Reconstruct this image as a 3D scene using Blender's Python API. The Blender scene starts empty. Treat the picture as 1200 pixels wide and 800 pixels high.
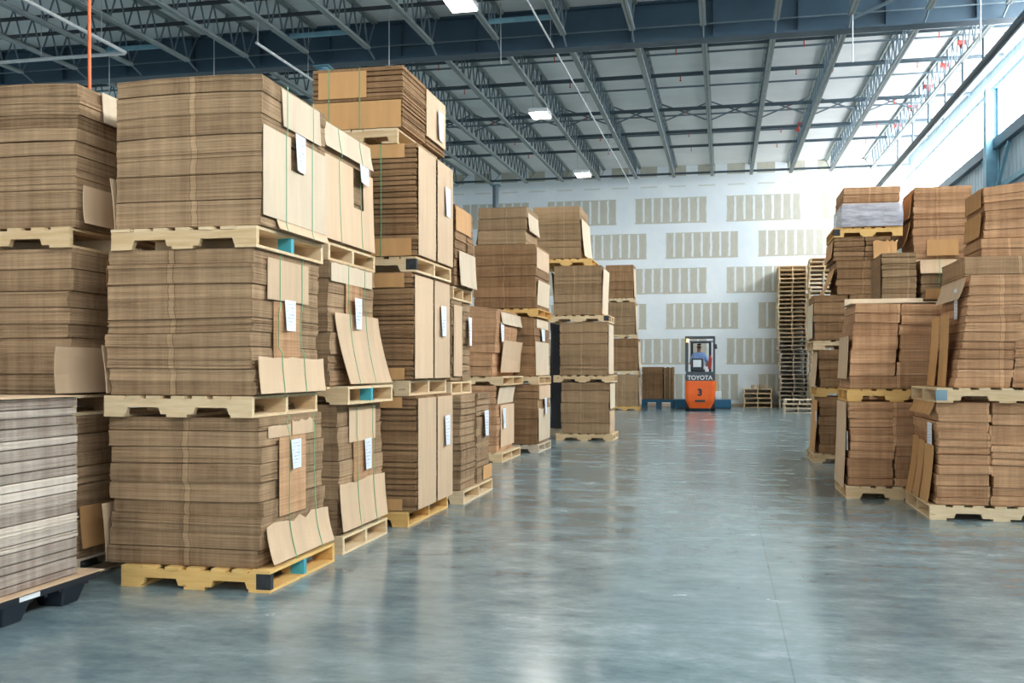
import bpy, bmesh, math, random
from mathutils import Vector, Matrix

C = bpy.context.scene.collection
R = math.radians
ORD = ['first', 'second', 'third', 'fourth', 'fifth', 'sixth', 'seventh', 'eighth', 'ninth', 'tenth', 'eleventh', 'twelfth',
       'thirteenth', 'fourteenth', 'fifteenth', 'sixteenth', 'seventeenth', 'eighteenth', 'nineteenth', 'twentieth']
for _t, _n in (('twenty', 20), ('thirty', 30)):
    for _k in range(1, 10):
        ORD.append(_t + '-' + ORD[_k - 1])
    ORD.append('thirtieth' if _n == 20 else 'fortieth')

# ------------------------------------------------------------------ materials
class NB:
    """tiny node-tree helper"""
    def __init__(self, name):
        self.m = bpy.data.materials.new(name)
        self.m.use_nodes = True
        self.t = self.m.node_tree
        self.b = self.t.nodes['Principled BSDF']
    def n(self, typ, **kw):
        nd = self.t.nodes.new(typ)
        for k, v in kw.items():
            setattr(nd, k, v)
        return nd
    def l(self, a, b):
        self.t.links.new(a, b)
    def val(self, sock, v):
        if hasattr(v, 'links'):
            self.l(v, sock)
        else:
            sock.default_value = v
    def math(self, op, a, b=None, c=None, clamp=False):
        nd = self.n('ShaderNodeMath', operation=op)
        nd.use_clamp = clamp
        self.val(nd.inputs[0], a)
        if b is not None: self.val(nd.inputs[1], b)
        if c is not None: self.val(nd.inputs[2], c)
        return nd.outputs[0]
    def coord(self, kind='Object'):
        return self.n('ShaderNodeTexCoord').outputs[kind]
    def scale(self, vec, s, off=None):
        nd = self.n('ShaderNodeVectorMath', operation='MULTIPLY')
        self.l(vec, nd.inputs[0]); nd.inputs[1].default_value = s
        if off is None: return nd.outputs[0]
        ad = self.n('ShaderNodeVectorMath', operation='ADD')
        self.l(nd.outputs[0], ad.inputs[0]); self.val(ad.inputs[1], off)
        return ad.outputs[0]
    def noise(self, vec, scale=1.0, detail=2.0, rough=.5):
        nd = self.n('ShaderNodeTexNoise')
        self.l(vec, nd.inputs['Vector'])
        nd.inputs['Scale'].default_value = scale
        nd.inputs['Detail'].default_value = detail
        nd.inputs['Roughness'].default_value = rough
        return nd.outputs['Fac']
    def ramp(self, fac, stops):
        nd = self.n('ShaderNodeValToRGB')
        self.l(fac, nd.inputs['Fac'])
        el = nd.color_ramp.elements
        while len(el) < len(stops): el.new(.5)
        for e, (p, c) in zip(el, stops):
            e.position = p; e.color = (c[0], c[1], c[2], 1)
        return nd.outputs['Color']
    def mix(self, fac, a, b, mode='MIX'):
        nd = self.n('ShaderNodeMix', data_type='RGBA', blend_type=mode)
        self.val(nd.inputs[0], fac)
        for s, v in ((nd.inputs[6], a), (nd.inputs[7], b)):
            if hasattr(v, 'links'): self.l(v, s)
            else: s.default_value = (v[0], v[1], v[2], 1)
        return nd.outputs[2]
    def bump(self, h, strength=.3, dist=.01):
        nd = self.n('ShaderNodeBump')
        nd.inputs['Strength'].default_value = strength
        nd.inputs['Distance'].default_value = dist
        self.l(h, nd.inputs['Height'])
        self.l(nd.outputs['Normal'], self.b.inputs['Normal'])
    def done(self, col=None, rough=.6, metal=0., spec=.5):
        if col is not None:
            if hasattr(col, 'links'): self.l(col, self.b.inputs['Base Color'])
            else: self.b.inputs['Base Color'].default_value = (col[0], col[1], col[2], 1)
        self.val(self.b.inputs['Roughness'], rough)
        self.b.inputs['Metallic'].default_value = metal
        self.b.inputs['Specular IOR Level'].default_value = spec
        return self.m

def plain(name, col, rough=.5, metal=0., spec=.5, var=.12, nscale=6.):
    nb = NB(name)
    f = nb.noise(nb.coord(), nscale, 3, .6)
    a = tuple(c * (1 - var) for c in col); b = tuple(min(1, c * (1 + var)) for c in col)
    return nb.done(nb.ramp(f, [(.3, a), (.7, b)]), rough, metal, spec)

def kraft_edge(name, dark, light, lines=.75, tint=.22):
    """edges of stacked corrugated sheets: fine horizontal lines, faint vertical streaks, tint per bundle"""
    nb = NB(name)
    co = nb.coord()
    oi = nb.n('ShaderNodeObjectInfo')
    loc = nb.scale(oi.outputs['Location'], (3.7, 2.9, 0))
    streak = nb.noise(nb.scale(co, (15, 15, .7), loc), 1, 4, .65)
    line = nb.noise(nb.scale(co, (1.2, 1.2, 110), loc), 1, 3, .7)
    blot = nb.noise(nb.scale(co, (5, 5, 8), loc), 1, 3, .6)
    f = nb.math('ADD', nb.math('MULTIPLY', streak, .62), nb.math('MULTIPLY', line, lines))
    f = nb.math('ADD', f, nb.math('MULTIPLY', blot, .3))
    f = nb.math('ADD', f, nb.math('MULTIPLY', oi.outputs['Random'], tint))
    f = nb.math('SUBTRACT', f, .44 + (lines - .75) * .5 + (tint - .22) * .5)
    # slotted flap lines: one pale vertical band with dark edges where the slots of all sheets line up
    sep = nb.n('ShaderNodeSeparateXYZ'); nb.l(co, sep.inputs[0])
    wob = nb.noise(nb.scale(co, (.3, .3, 9), loc), 1, 2, .5)
    sl = nb.n('ShaderNodeSeparateXYZ'); nb.l(loc, sl.inputs[0])
    cen = nb.math('SUBTRACT', nb.math('MULTIPLY', nb.math('FRACT', nb.math('MULTIPLY', sl.outputs[0], 7.31)), .26), .13)
    dx = nb.math('ADD', nb.math('SUBTRACT', sep.outputs[0], cen), nb.math('MULTIPLY', nb.math('SUBTRACT', wob, .5), .05))
    dx = nb.math('ABSOLUTE', dx)
    pale = nb.math('LESS_THAN', dx, .018)
    edge = nb.math('SUBTRACT', nb.math('LESS_THAN', dx, .025), pale)
    f = nb.math('ADD', f, nb.math('MULTIPLY', pale, .15))
    f = nb.math('SUBTRACT', f, nb.math('MULTIPLY', edge, .17))
    col = nb.ramp(f, [(.12, dark), (.48, tuple((a + b) / 2 for a, b in zip(dark, light))), (.85, light)])
    nb.bump(line, .35, .006)
    return nb.done(col, .85, spec=.2)

def kraft_face(name, col):
    nb = NB(name)
    co = nb.coord()
    oi = nb.n('ShaderNodeObjectInfo')
    loc = nb.scale(oi.outputs['Location'], (3.1, 2.3, 1.9))
    f = nb.noise(nb.scale(co, (9, 9, 1.2), loc), 1, 4, .6)
    f = nb.math('ADD', nb.math('MULTIPLY', f, .7), nb.math('MULTIPLY', oi.outputs['Random'], .35))
    a = tuple(c * .84 for c in col); b = tuple(min(1, c * 1.14) for c in col)
    return nb.done(nb.ramp(f, [(.25, a), (.8, b)]), .7, spec=.25)

def pine(name, a, b):
    nb = NB(name)
    co = nb.coord()
    oi = nb.n('ShaderNodeObjectInfo')
    loc = nb.scale(oi.outputs['Location'], (5.1, 3.3, 7.7))
    g = nb.noise(nb.scale(co, (4, 22, 45), loc), 1, 4, .65)
    k = nb.noise(nb.scale(co, (7, 7, 14), loc), 1, 2, .5)
    f = nb.math('ADD', nb.math('MULTIPLY', g, .75), nb.math('MULTIPLY', oi.outputs['Random'], .3))
    col = nb.ramp(f, [(.25, a), (.75, b)])
    knot = nb.math('GREATER_THAN', k, .71)
    col = nb.mix(nb.math('MULTIPLY', knot, .5), col, tuple(c * .45 for c in a))
    return nb.done(col, .7, spec=.3)

M = {}
M['edge_grey'] = kraft_edge('edge_grey', (.13, .073, .034), (.53, .355, .205))
M['edge_brown'] = kraft_edge('edge_brown', (.12, .060, .026), (.44, .262, .132))
M['edge_warm'] = kraft_edge('edge_warm', (.23, .105, .044), (.74, .445, .245))  # redder kraft; on right-hand bales the tint of the light is painted in
M['edge_olive'] = kraft_edge('edge_olive', (.16, .098, .047), (.47, .315, .178))
M['edge_pale'] = kraft_edge('edge_pale', (.25, .19, .15), (.74, .64, .53), .6, .6)
M['face'] = kraft_face('kraft_face', (.655, .465, .295))
M['face_orange'] = kraft_face('kraft_face_orange', (.60, .33, .135))
M['face_white'] = kraft_face('kraft_face_white', (.70, .56, .395))
M['pine'] = pine('pine_pale', (.60, .40, .20), (.80, .63, .40))
M['pine_gold'] = pine('pine_gold', (.62, .33, .09), (.80, .52, .19))
M['pine_grey'] = pine('pine_grey', (.46, .36, .25), (.70, .59, .45))
M['strap'] = plain('green_strap', (.16, .42, .20), .4)
M['black_plastic'] = plain('black_plastic', (.012, .018, .028), .38)
M['blue_plastic'] = plain('blue_plastic', (.012, .115, .215), .45)
M['paint_cyan'] = plain('paint_cyan', (.06, .38, .45), .6)
M['paint_slate'] = plain('paint_slate', (.20, .31, .36), .6)
M['paint_black'] = plain('paint_black', (.025, .028, .03), .7, var=.4, nscale=30)
M['girder'] = plain('girder_paint', (.036, .076, .112), .45, var=.15, nscale=1.3)
M['column'] = plain('column_paint', (.16, .33, .41), .45)
M['joist'] = plain('joist_paint', (.27, .31, .31), .5, nscale=2)
M['web'] = plain('joist_web', (.13, .18, .21), .5, nscale=2)
M['pipe_dark'] = plain('pipe_dark', (.055, .085, .105), .45)
M['pipe_white'] = plain('pipe_white', (.62, .64, .64), .35)
M['galv'] = plain('galvanised', (.50, .55, .57), .4, .6)
M['red'] = plain('red_fitting', (.55, .06, .045), .5)
M['orange_hose'] = plain('orange_hose', (.85, .17, .05), .5)
M['orange'] = plain('orange_paint', (.90, .135, .012), .35, var=.05)
M['charcoal'] = plain('charcoal_paint', (.07, .09, .105), .45)
M['dark_steel'] = plain('dark_steel', (.025, .03, .036), .45)
M['tyre'] = plain('tyre', (.02, .02, .02), .8)
M['white_plastic'] = plain('white_plastic', (.80, .82, .82), .5, var=.04)
M['shirt'] = plain('blue_shirt', (.20, .32, .58), .8)
M['trousers'] = plain('dark_trousers', (.03, .035, .05), .8)
M['skin'] = plain('skin', (.42, .23, .15), .6, var=.05)
M['cap'] = plain('dark_cap', (.02, .025, .035), .8)

def paper():
    nb = NB('printed_paper')
    uv = nb.coord('UV')
    sep = nb.n('ShaderNodeSeparateXYZ'); nb.l(uv, sep.inputs[0])
    u, v = sep.outputs[0], sep.outputs[1]
    rowf = nb.math('FRACT', nb.math('MULTIPLY', v, 9))
    inrow = nb.math('GREATER_THAN', rowf, .55)
    word = nb.noise(nb.scale(uv, (9, 18, 1)), 1, 1, .5)
    w = nb.math('GREATER_THAN', word, .5)
    marg = nb.math('MULTIPLY', nb.math('GREATER_THAN', u, .14), nb.math('LESS_THAN', u, .86))
    marg = nb.math('MULTIPLY', marg, nb.math('MULTIPLY', nb.math('GREATER_THAN', v, .1), nb.math('LESS_THAN', v, .9)))
    ink = nb.math('MULTIPLY', nb.math('MULTIPLY', inrow, w), nb.math('MULTIPLY', marg, .5))
    col = nb.mix(ink, (.80, .84, .90), (.16, .22, .36))
    return nb.done(col, .6, spec=.3)
M['paper'] = paper()

def wrap():
    nb = NB('stretch_wrap')
    f = nb.noise(nb.scale(nb.coord(), (3, 3, 14)), 1.5, 4, .7)
    col = nb.ramp(f, [(.3, (.30, .31, .36)), (.7, (.72, .75, .82))])
    m = nb.done(col, .22)
    nb.b.inputs['Alpha'].default_value = .72
    return m
M['wrap'] = wrap()
M['gap_shade_black'] = plain('gap_shade_black', (.010, .009, .011), .45, var=.4, nscale=14)  # near-black that stands in for the shade between two left stacks

def emit(name, col, st):
    nb = NB(name)
    nb.b.inputs['Emission Color'].default_value = (*col, 1)
    nb.b.inputs['Emission Strength'].default_value = st
    return nb.done((.8, .8, .8), .4)

M['lamp'] = emit('lamp_glow', (1, .94, .84), 9)
M['daylight_pane'] = emit('daylight_pane', (.95, .975, 1.0), 17)
M['beacon'] = emit('beacon_glow', (1, .42, .05), 1.6)

def concrete():
    nb = NB('polished_concrete')
    co = nb.coord()
    big = nb.noise(nb.scale(co, (.35, .35, 1)), 1, 4, .6)
    mid = nb.noise(nb.scale(co, (1.5, 2.6, 1)), 1, 6, .68)
    fine = nb.noise(nb.scale(co, (7, 12, 1)), 1, 6, .75)
    f = nb.math('ADD', nb.math('MULTIPLY', big, .35), nb.math('MULTIPLY', mid, .45))
    f = nb.math('ADD', f, nb.math('MULTIPLY', fine, .3))
    col = nb.ramp(f, [(.36, (.07, .118, .138)), (.48, (.135, .20, .22)), (.58, (.21, .285, .30)), (.70, (.38, .45, .46))])
    scuff = nb.noise(nb.scale(co, (5, 16, 1)), 1, 5, .8)
    sc = nb.math('MULTIPLY', nb.math('GREATER_THAN', scuff, .67), .16)
    col = nb.mix(sc, col, (.50, .54, .53))
    sep = nb.n('ShaderNodeSeparateXYZ'); nb.l(co, sep.inputs[0])
    def joint(s, period, off):
        a = nb.math('FRACT', nb.math('DIVIDE', nb.math('ADD', s, off), period))
        return nb.math('LESS_THAN', a, .010 / period)
    j = nb.math('MAXIMUM', joint(sep.outputs[0], 4.6, 100.9), joint(sep.outputs[1], 4.6, 100.4))
    col = nb.mix(nb.math('MULTIPLY', j, .3), col, (.04, .055, .06))
    r = nb.n('ShaderNodeMapRange'); nb.l(mid, r.inputs[0])
    r.inputs[1].default_value = .3; r.inputs[2].default_value = .75
    r.inputs[3].default_value = .11; r.inputs[4].default_value = .30
    nb.bump(fine, .04, .004)
    return nb.done(col, r.outputs[0], spec=.75)
M['concrete'] = concrete()

def drywall():
    """taped drywall: bare taupe sheets, white mud over the joints and the screw lines"""
    nb = NB('taped_drywall')
    co = nb.coord()
    wob = nb.noise(nb.scale(co, (2.3, 1, 2.3)), 1, 3, .6)
    wob2 = nb.noise(nb.scale(co, (9, 1, 3.5)), 1, 3, .6)
    sep = nb.n('ShaderNodeSeparateXYZ'); nb.l(co, sep.inputs[0])
    x, z = sep.outputs[0], sep.outputs[2]
    P = 1.295
    zr = nb.math('DIVIDE', nb.math('ADD', z, -.055), P)         # row centres at .70 + P*n
    row = nb.math('FLOOR', zr)
    fz = nb.math('FRACT', zr)
    fz = nb.math('ADD', fz, nb.math('MULTIPLY', nb.math('SUBTRACT', wob, .5), .03))
    odd = nb.math('MODULO', row, 2)
    PX = 3.3
    xo = nb.math('ADD', nb.math('SUBTRACT', x, -.75), nb.math('MULTIPLY', odd, 1.12))
    xr = nb.math('ADD', nb.math('DIVIDE', xo, PX), 10.5)
    fx = nb.math('FRACT', xr)
    fx = nb.math('ADD', fx, nb.math('MULTIPLY', nb.math('SUBTRACT', wob, .5), .012))
    inz = nb.math('LESS_THAN', nb.math('ABSOLUTE', nb.math('SUBTRACT', fz, .5)), .365)
    inx = nb.math('LESS_THAN', nb.math('ABSOLUTE', nb.math('SUBTRACT', fx, .5)), .395)
    patch = nb.math('MULTIPLY', inz, inx)
    # eight bays of bare board: mud strips over the screw lines, not quite full height
    sx = nb.math('FRACT', nb.math('ADD', nb.math('DIVIDE', nb.math('SUBTRACT', fx, .5), .1), .5 + 10))
    sx = nb.math('ADD', sx, nb.math('MULTIPLY', nb.math('SUBTRACT', wob2, .5), .16))
    strip = nb.math('LESS_THAN', nb.math('ABSOLUTE', nb.math('SUBTRACT', sx, .5)), .115)
    fzs = nb.math('ADD', fz, nb.math('MULTIPLY', nb.math('SUBTRACT', wob2, .5), .12))
    inz2 = nb.math('LESS_THAN', nb.math('ABSOLUTE', nb.math('SUBTRACT', fzs, .515)), .335)
    strip = nb.math('MULTIPLY', strip, inz2)
    bare = nb.math('MULTIPLY', patch, nb.math('SUBTRACT', 1, nb.math('MULTIPLY', strip, .85)))
    bare = nb.math('MULTIPLY', bare, nb.math('LESS_THAN', z, 7.70))
    # top course: narrower bare fields and a thin dash line below them
    tx = nb.math('FRACT', nb.math('ADD', nb.math('DIVIDE', x, 1.05), 20.25))
    topf = nb.math('MULTIPLY', nb.math('GREATER_THAN', z, 8.43), nb.math('GREATER_THAN', tx, .40))
    dash = nb.math('LESS_THAN', nb.math('ABSOLUTE', nb.math('SUBTRACT', z, 8.06)), .028)
    dash = nb.math('MULTIPLY', nb.math('MULTIPLY', dash, nb.math('GREATER_THAN', tx, .42)), .5)
    bare = nb.math('MAXIMUM', bare, nb.math('MAXIMUM', topf, dash))
    g = nb.noise(nb.scale(co, (.8, 1, .8)), 1, 4, .6)
    white = nb.ramp(g, [(.3, (.73, .80, .83)), (.7, (.84, .89, .90))])
    taupe = nb.ramp(wob2, [(.3, (.47, .455, .37)), (.7, (.55, .53, .44))])
    col = nb.mix(nb.math('MULTIPLY', bare, .95), white, taupe)
    # soft grey patch low on the right part of the wall
    dv = nb.n('ShaderNodeVectorMath', operation='DISTANCE')
    nb.l(nb.scale(co, (1, 0, .9)), dv.inputs[0]); dv.inputs[1].default_value = (1.75, 0, .8)
    st = nb.math('SUBTRACT', 1.35, nb.math('ADD', dv.outputs['Value'], nb.math('MULTIPLY', wob, .7)), clamp=True)
    col = nb.mix(nb.math('MULTIPLY', st, .5), col, (.30, .30, .27))
    return nb.done(col, .8, spec=.3)
M['drywall'] = drywall()

def ribbed(name, col, axis, period, depth):
    nb = NB(name)
    co = nb.coord()
    sep = nb.n('ShaderNodeSeparateXYZ'); nb.l(co, sep.inputs[0])
    a = nb.math('FRACT', nb.math('DIVIDE', nb.math('ADD', sep.outputs[axis], 100), period))
    h = nb.math('SMOOTH_MIN', nb.math('MULTIPLY', nb.math('ABSOLUTE', nb.math('SUBTRACT', a, .5)), 4), 1, .3)
    f = nb.noise(nb.scale(co, (.7, .7, .7)), 1, 4, .6)
    nb.bump(h, .8, depth)
    return nb.done(nb.ramp(f, [(.3, tuple(c * .88 for c in col)), (.7, col)]), .5)
M['panel'] = ribbed('ribbed_metal_panel', (.46, .57, .63), 1, .3, .04)
M['deck'] = ribbed('roof_deck_liner', (.90, .91, .90), 1, 1.4, .012)

# ------------------------------------------------------------------ mesh helpers
def link(name, verts, faces, mat, parent=None, uvs=None, smooth=False):
    me = bpy.data.meshes.new(name)
    me.from_pydata(verts, [], faces)
    if uvs is not None:
        ul = me.uv_layers.new()
        for p in me.polygons:
            for li in p.loop_indices:
                ul.data[li].uv = uvs[me.loops[li].vertex_index]
    if smooth:
        for p in me.polygons: p.use_smooth = True
    me.materials.append(M[mat] if isinstance(mat, str) else mat)
    me.update()
    o = bpy.data.objects.new(name, me)
    C.objects.link(o)
    o.parent = parent
    return o

class MB:
    """collects simple solids into one mesh"""
    def __init__(self): self.v, self.f = [], []
    def add(self, vs, fs):
        n = len(self.v); self.v += [tuple(p) for p in vs]
        self.f += [tuple(i + n for i in f) for f in fs]
        return self
    def box(self, x0, x1, y0, y1, z0, z1):
        return self.add([(x0, y0, z0), (x1, y0, z0), (x1, y1, z0), (x0, y1, z0), (x0, y0, z1), (x1, y0, z1), (x1, y1, z1), (x0, y1, z1)],
                        [(0, 3, 2, 1), (4, 5, 6, 7), (0, 1, 5, 4), (1, 2, 6, 5), (2, 3, 7, 6), (3, 0, 4, 7)])
    def bar(self, a, b, r, n=6, r2=None):
        a, b = Vector(a), Vector(b)
        d = (b - a).normalized()
        u = d.orthogonal().normalized(); w = d.cross(u)
        r2 = r if r2 is None else r2
        vs = [a + (u * math.cos(2 * math.pi * i / n) + w * math.sin(2 * math.pi * i / n)) * r for i in range(n)]
        vs += [b + (u * math.cos(2 * math.pi * i / n) + w * math.sin(2 * math.pi * i / n)) * r2 for i in range(n)]
        fs = [(i, (i + 1) % n, n + (i + 1) % n, n + i) for i in range(n)] + [tuple(range(n - 1, -1, -1)), tuple(range(n, 2 * n))]
        return self.add(vs, fs)
    def beam(self, a, b, w, hgt):
        """box-section bar from a to b, width w (sideways), height hgt"""
        a, b = Vector(a), Vector(b)
        d = (b - a).normalized()
        s = d.cross(Vector((0, 0, 1)))
        s = s.normalized() if s.length > 1e-4 else Vector((1, 0, 0))
        t = s.cross(d)
        c = [(-w / 2, -hgt / 2), (w / 2, -hgt / 2), (w / 2, hgt / 2), (-w / 2, hgt / 2)]
        vs = [p + s * i + t * j for p in (a, b) for i, j in c]
        return self.add(vs, [(0, 1, 2, 3), (7, 6, 5, 4), (0, 4, 5, 1), (1, 5, 6, 2), (2, 6, 7, 3), (3, 7, 4, 0)])
    def tube(self, pts, r, n=6):
        pts = [Vector(p) for p in pts]
        vs, fs = [], []
        for k, p in enumerate(pts):
            d = (pts[min(k + 1, len(pts) - 1)] - pts[max(k - 1, 0)]).normalized()
            u = d.orthogonal().normalized() if k == 0 else (pu - d * pu.dot(d)).normalized()
            pu = u; w = d.cross(u)
            vs += [p + (u * math.cos(2 * math.pi * i / n) + w * math.sin(2 * math.pi * i / n)) * r for i in range(n)]
        for k in range(len(pts) - 1):
            fs += [(k * n + i, k * n + (i + 1) % n, (k + 1) * n + (i + 1) % n, (k + 1) * n + i) for i in range(n)]
        fs += [tuple(range(n - 1, -1, -1)), tuple(range((len(pts) - 1) * n, len(pts) * n))]
        return self.add(vs, fs)
    def prism(self, poly, axis, a, b):
        """extrude a 2-D polygon along an axis ('x': poly in y,z; 'y': poly in x,z)"""
        P = (lambda q, t: (t, q[0], q[1])) if axis == 'x' else (lambda q, t: (q[0], t, q[1]))
        n = len(poly)
        vs = [P(q, a) for q in poly] + [P(q, b) for q in poly]
        fs = [(i, (i + 1) % n, n + (i + 1) % n, n + i) for i in range(n)] + [tuple(range(n - 1, -1, -1)), tuple(range(n, 2 * n))]
        return self.add(vs, fs)
    def build(self, name, mat, parent=None, smooth=False, bevel=0):
        o = link(name, self.v, self.f, mat, parent, smooth=smooth)
        bm = bmesh.new(); bm.from_mesh(o.data)
        bmesh.ops.recalc_face_normals(bm, faces=bm.faces)
        if bevel:
            bmesh.ops.bevel(bm, geom=list(bm.edges), offset=bevel, segments=2, affect='EDGES', profile=.6)
        bm.to_mesh(o.data); bm.free()
        return o

def tag(o, label=None, cat=None, group=None, kind=None):
    if label: o['label'] = label
    if cat: o['category'] = cat
    if group: o['group'] = group
    if kind: o['kind'] = kind
    return o

def thing(name, loc, label, cat, group=None, rz=0):
    o = bpy.data.objects.new(name, None)
    C.objects.link(o)
    o.location = loc; o.rotation_euler = (0, 0, rz)
    o.empty_display_size = .2
    return tag(o, label, cat, group)

def struct(name, mb, mat):
    return tag(mb.build(name, mat), kind='structure')

def copy_tree(o, parent=None):
    c = o.copy(); C.objects.link(c); c.parent = parent
    for ch in o.children:
        copy_tree(ch, c)
    return c

# ------------------------------------------------------------------ camera
TH = math.atan(247 / 1167)
cam = bpy.data.cameras.new('camera'); co = bpy.data.objects.new('camera', cam); C.objects.link(co)
co.location = (0, 0, 1.35); co.rotation_euler = (R(90), 0, TH)
cam.sensor_width = 36; cam.lens = 36 * 1167 / 1200
cam.shift_y = 32.5 / 1200
cam.clip_end = 200
bpy.context.scene.camera = co

# ------------------------------------------------------------------ setting
YW, XR, XL, YB = 37.0, 6.4, -20.0, -12.0
Y0 = 19.5
def zdeck(y): return 8.46 + .02 * (y - Y0)
struct('floor', MB().box(XL - .3, XR + .3, YB, YW + .3, -.3, 0), 'concrete')
struct('wall_back', MB().box(XL - .3, XR + .3, YW, YW + .25, 0, 9.6), 'drywall')
struct('wall_left', MB().box(XL - .3, XL, YB, YW, 0, 9.6), 'panel')
struct('wall_right', MB().box(XR, XR + .2, YB, YW, 0, 6.55), 'panel')
mb = MB()
mb.prism([(YB, zdeck(YB)), (YW, zdeck(YW)), (YW, zdeck(YW) + .2), (YB, zdeck(YB) + .2)], 'x', XL - .3, XR + .3)
struct('ceiling', mb, 'deck')
struct('wall_rear_baffle', MB().box(XL - .3, XR + .3, YB - .25, YB, 4.6, 9.6), 'panel')  # unseen header, added to keep the rear daylight off the ceiling
struct('trim_sill', MB().box(XR - .14, XR + .2, YB, YW, 6.55, 6.80), 'girder')
struct('trim_eave', MB().box(XR - .10, XR + .02, YB, YW, 7.98, 8.10), 'column')
struct('wall_right_upper', MB().box(XR, XR + .2, YB, YW, 8.36, 9.6), 'panel')
# clerestory of translucent daylight panes, split by the wall columns
ycol = [-5.1, 1.0, 7.1, 13.2, 19.35, 25.45]
edges = [YB] + ycol + [YW]
for i in range(len(edges) - 1):
    w = MB().box(XR + .06, XR + .10, edges[i], edges[i + 1], 6.80, 8.36).build('window_%d' % (i + 1), 'daylight_pane')
    tag(w, kind='structure')
# bottom rail of the wall: girts and the slanted brace by the column
struct('trim_girt', MB().box(XR - .10, XR - .01, YB, YW, 5.55, 5.67).box(XR - .10, XR - .01, YB, YW, 3.2, 3.32), 'column')
for i, y in enumerate(ycol):
    if y < 13: continue
    t = thing('steel_column', (XR - .18, y, 0), ['', '', '', 'blue steel column of the right wall nearest the camera',
              'blue steel column of the right wall at the cross girder', 'pale blue steel column against the bright clerestory of the right wall'][i], 'column', 'right wall columns')
    t['kind'] = 'structure'
    MB().box(-.14, -.125, -.14, .14, 0, 8.0).box(.125, .14, -.14, .14, 0, 8.0).box(-.125, .125, -.01, .01, 0, 8.0).build('column_shaft', 'column', t)
    MB().box(-.2, .17, -.2, .2, 0, .025).build('base_plate', 'column', t)
    for sy in (-1, 1):
        MB().beam((.0, sy * .12, 5.2), (.1, sy * 1.15, 6.5), .07, .07).build('brace', 'column', t)
struct('trim_base', MB().box(XL, XR, YW - .03, YW, 0, .1), 'pine_grey')

# cross girder and its columns
gb = MB()
gb.box(XL, XR, Y0 - .012, Y0 + .012, 7.70, 8.42)
gb.box(XL, XR, Y0 - .16, Y0 + .16, 7.66, 7.70)
gb.box(XL, XR, Y0 - .14, Y0 + .14, 8.42, 8.455)
for k in range(17):
    x = -18.9 + k * 1.56
    gb.box(x, x + .012, Y0 - .13, Y0 - .012, 7.70, 8.42)
g = gb.build('cross_girder', 'girder')
tag(g, 'deep blue steel girder spanning the whole warehouse under the roof', 'girder', kind='structure')
t = MB().beam((XL, Y0 - .17, 7.93), (XR, Y0 - .17, 7.93), .022, .022).build('girder_conduit', 'web')
tag(t, 'thin conduit running along the near face of the cross girder', 'conduit')
for y, zt, lb in ((Y0, 7.66, 'blue steel column under the cross girder behind the four-high stack'), (35.6, 8.1, 'dark steel column by the back wall behind the left stacks')):
    t = thing('steel_column', (-8.15, y, 0), lb, 'column'); t['kind'] = 'structure'
    MB().bar((0, 0, 0), (0, 0, zt), .11, 14).build('column_shaft', 'column' if y < 30 else 'web', t)
    MB().box(-.2, .2, -.2, .2, 0, .03).build('base_plate', 'column', t)
    MB().box(-.17, .17, -.15, .15, zt - .03, zt - .002).build('cap_plate', 'column', t)

# roof joists
def joist_meshes(L, y_start, cut0, cut1):
    """local: x = 0, y from 0 to L, roof slope along y; z 0 at the deck underside at y = 0"""
    sl = .02
    top, bot, web = MB(), MB(), MB()
    top.beam((-.035, 0, -.03), (-.035, L, -.03 + sl * L), .05, .05)
    top.beam((.035, 0, -.03), (.035, L, -.03 + sl * L), .05, .05)
    zb = -.66
    bot.beam((-.03, cut0, zb + sl * cut0), (-.03, L - cut1, zb + sl * (L - cut1)), .05, .055)
    bot.beam((.03, cut0, zb + sl * cut0), (.03, L - cut1, zb + sl * (L - cut1)), .05, .055)
    n = int((L - cut0 - cut1) / .54)
    st = (L - cut0 - cut1) / n
    for i in range(n):
        ya = cut0 + st * i; ym = ya + st / 2; ye = ya + st
        web.bar((0, ya, zb + sl * ya), (0, ym, -.03 + sl * ym), .018, 5)
        web.bar((0, ym, -.03 + sl * ym), (0, ye, zb + sl * ye), .018, 5)
    web.bar((0, cut0, zb + sl * cut0), (0, 0, -.03), .016, 5)
    web.bar((0, L - cut1, zb + sl * (L - cut1)), (0, L, -.03 + sl * L), .016, 5)
    if cut1 < 1: web.bar((0, L - cut1 - .05, zb + sl * L), (0, L - .02, zb + sl * L - .12), .02, 5)
    return top, bot, web
JX = [-.36 + 1.32 * n for n in range(4, -12, -1)]
protos = {}
for bay, (ya, yb, c0, c1) in {'far': (Y0 + .16, YW, .12, 1.5), 'near': (1.5, Y0 - .17, .6, .40)}.items():
    for i, x in enumerate(JX):
        if bay not in protos:
            t = thing('roof_joist', (x, ya, zdeck(ya)), 'x', 'joist')
            tp, bt, wb = joist_meshes(yb - ya, ya, c0, c1)
            tp.build('top_chord', 'joist', t); bt.build('bottom_chord', 'joist', t); wb.build('web', 'web', t)
            protos[bay] = t
        else:
            t = copy_tree(protos[bay]); t.location = (x, ya, zdeck(ya))
        tag(t, ('open-web roof joist beyond the cross girder, %s from the right wall' if bay == 'far'
                else 'open-web roof joist on the camera side of the girder, %s from the right wall') % ORD[i], 'joist',
            'roof joists beyond the girder' if bay == 'far' else 'roof joists before the girder', kind='structure')

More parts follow.
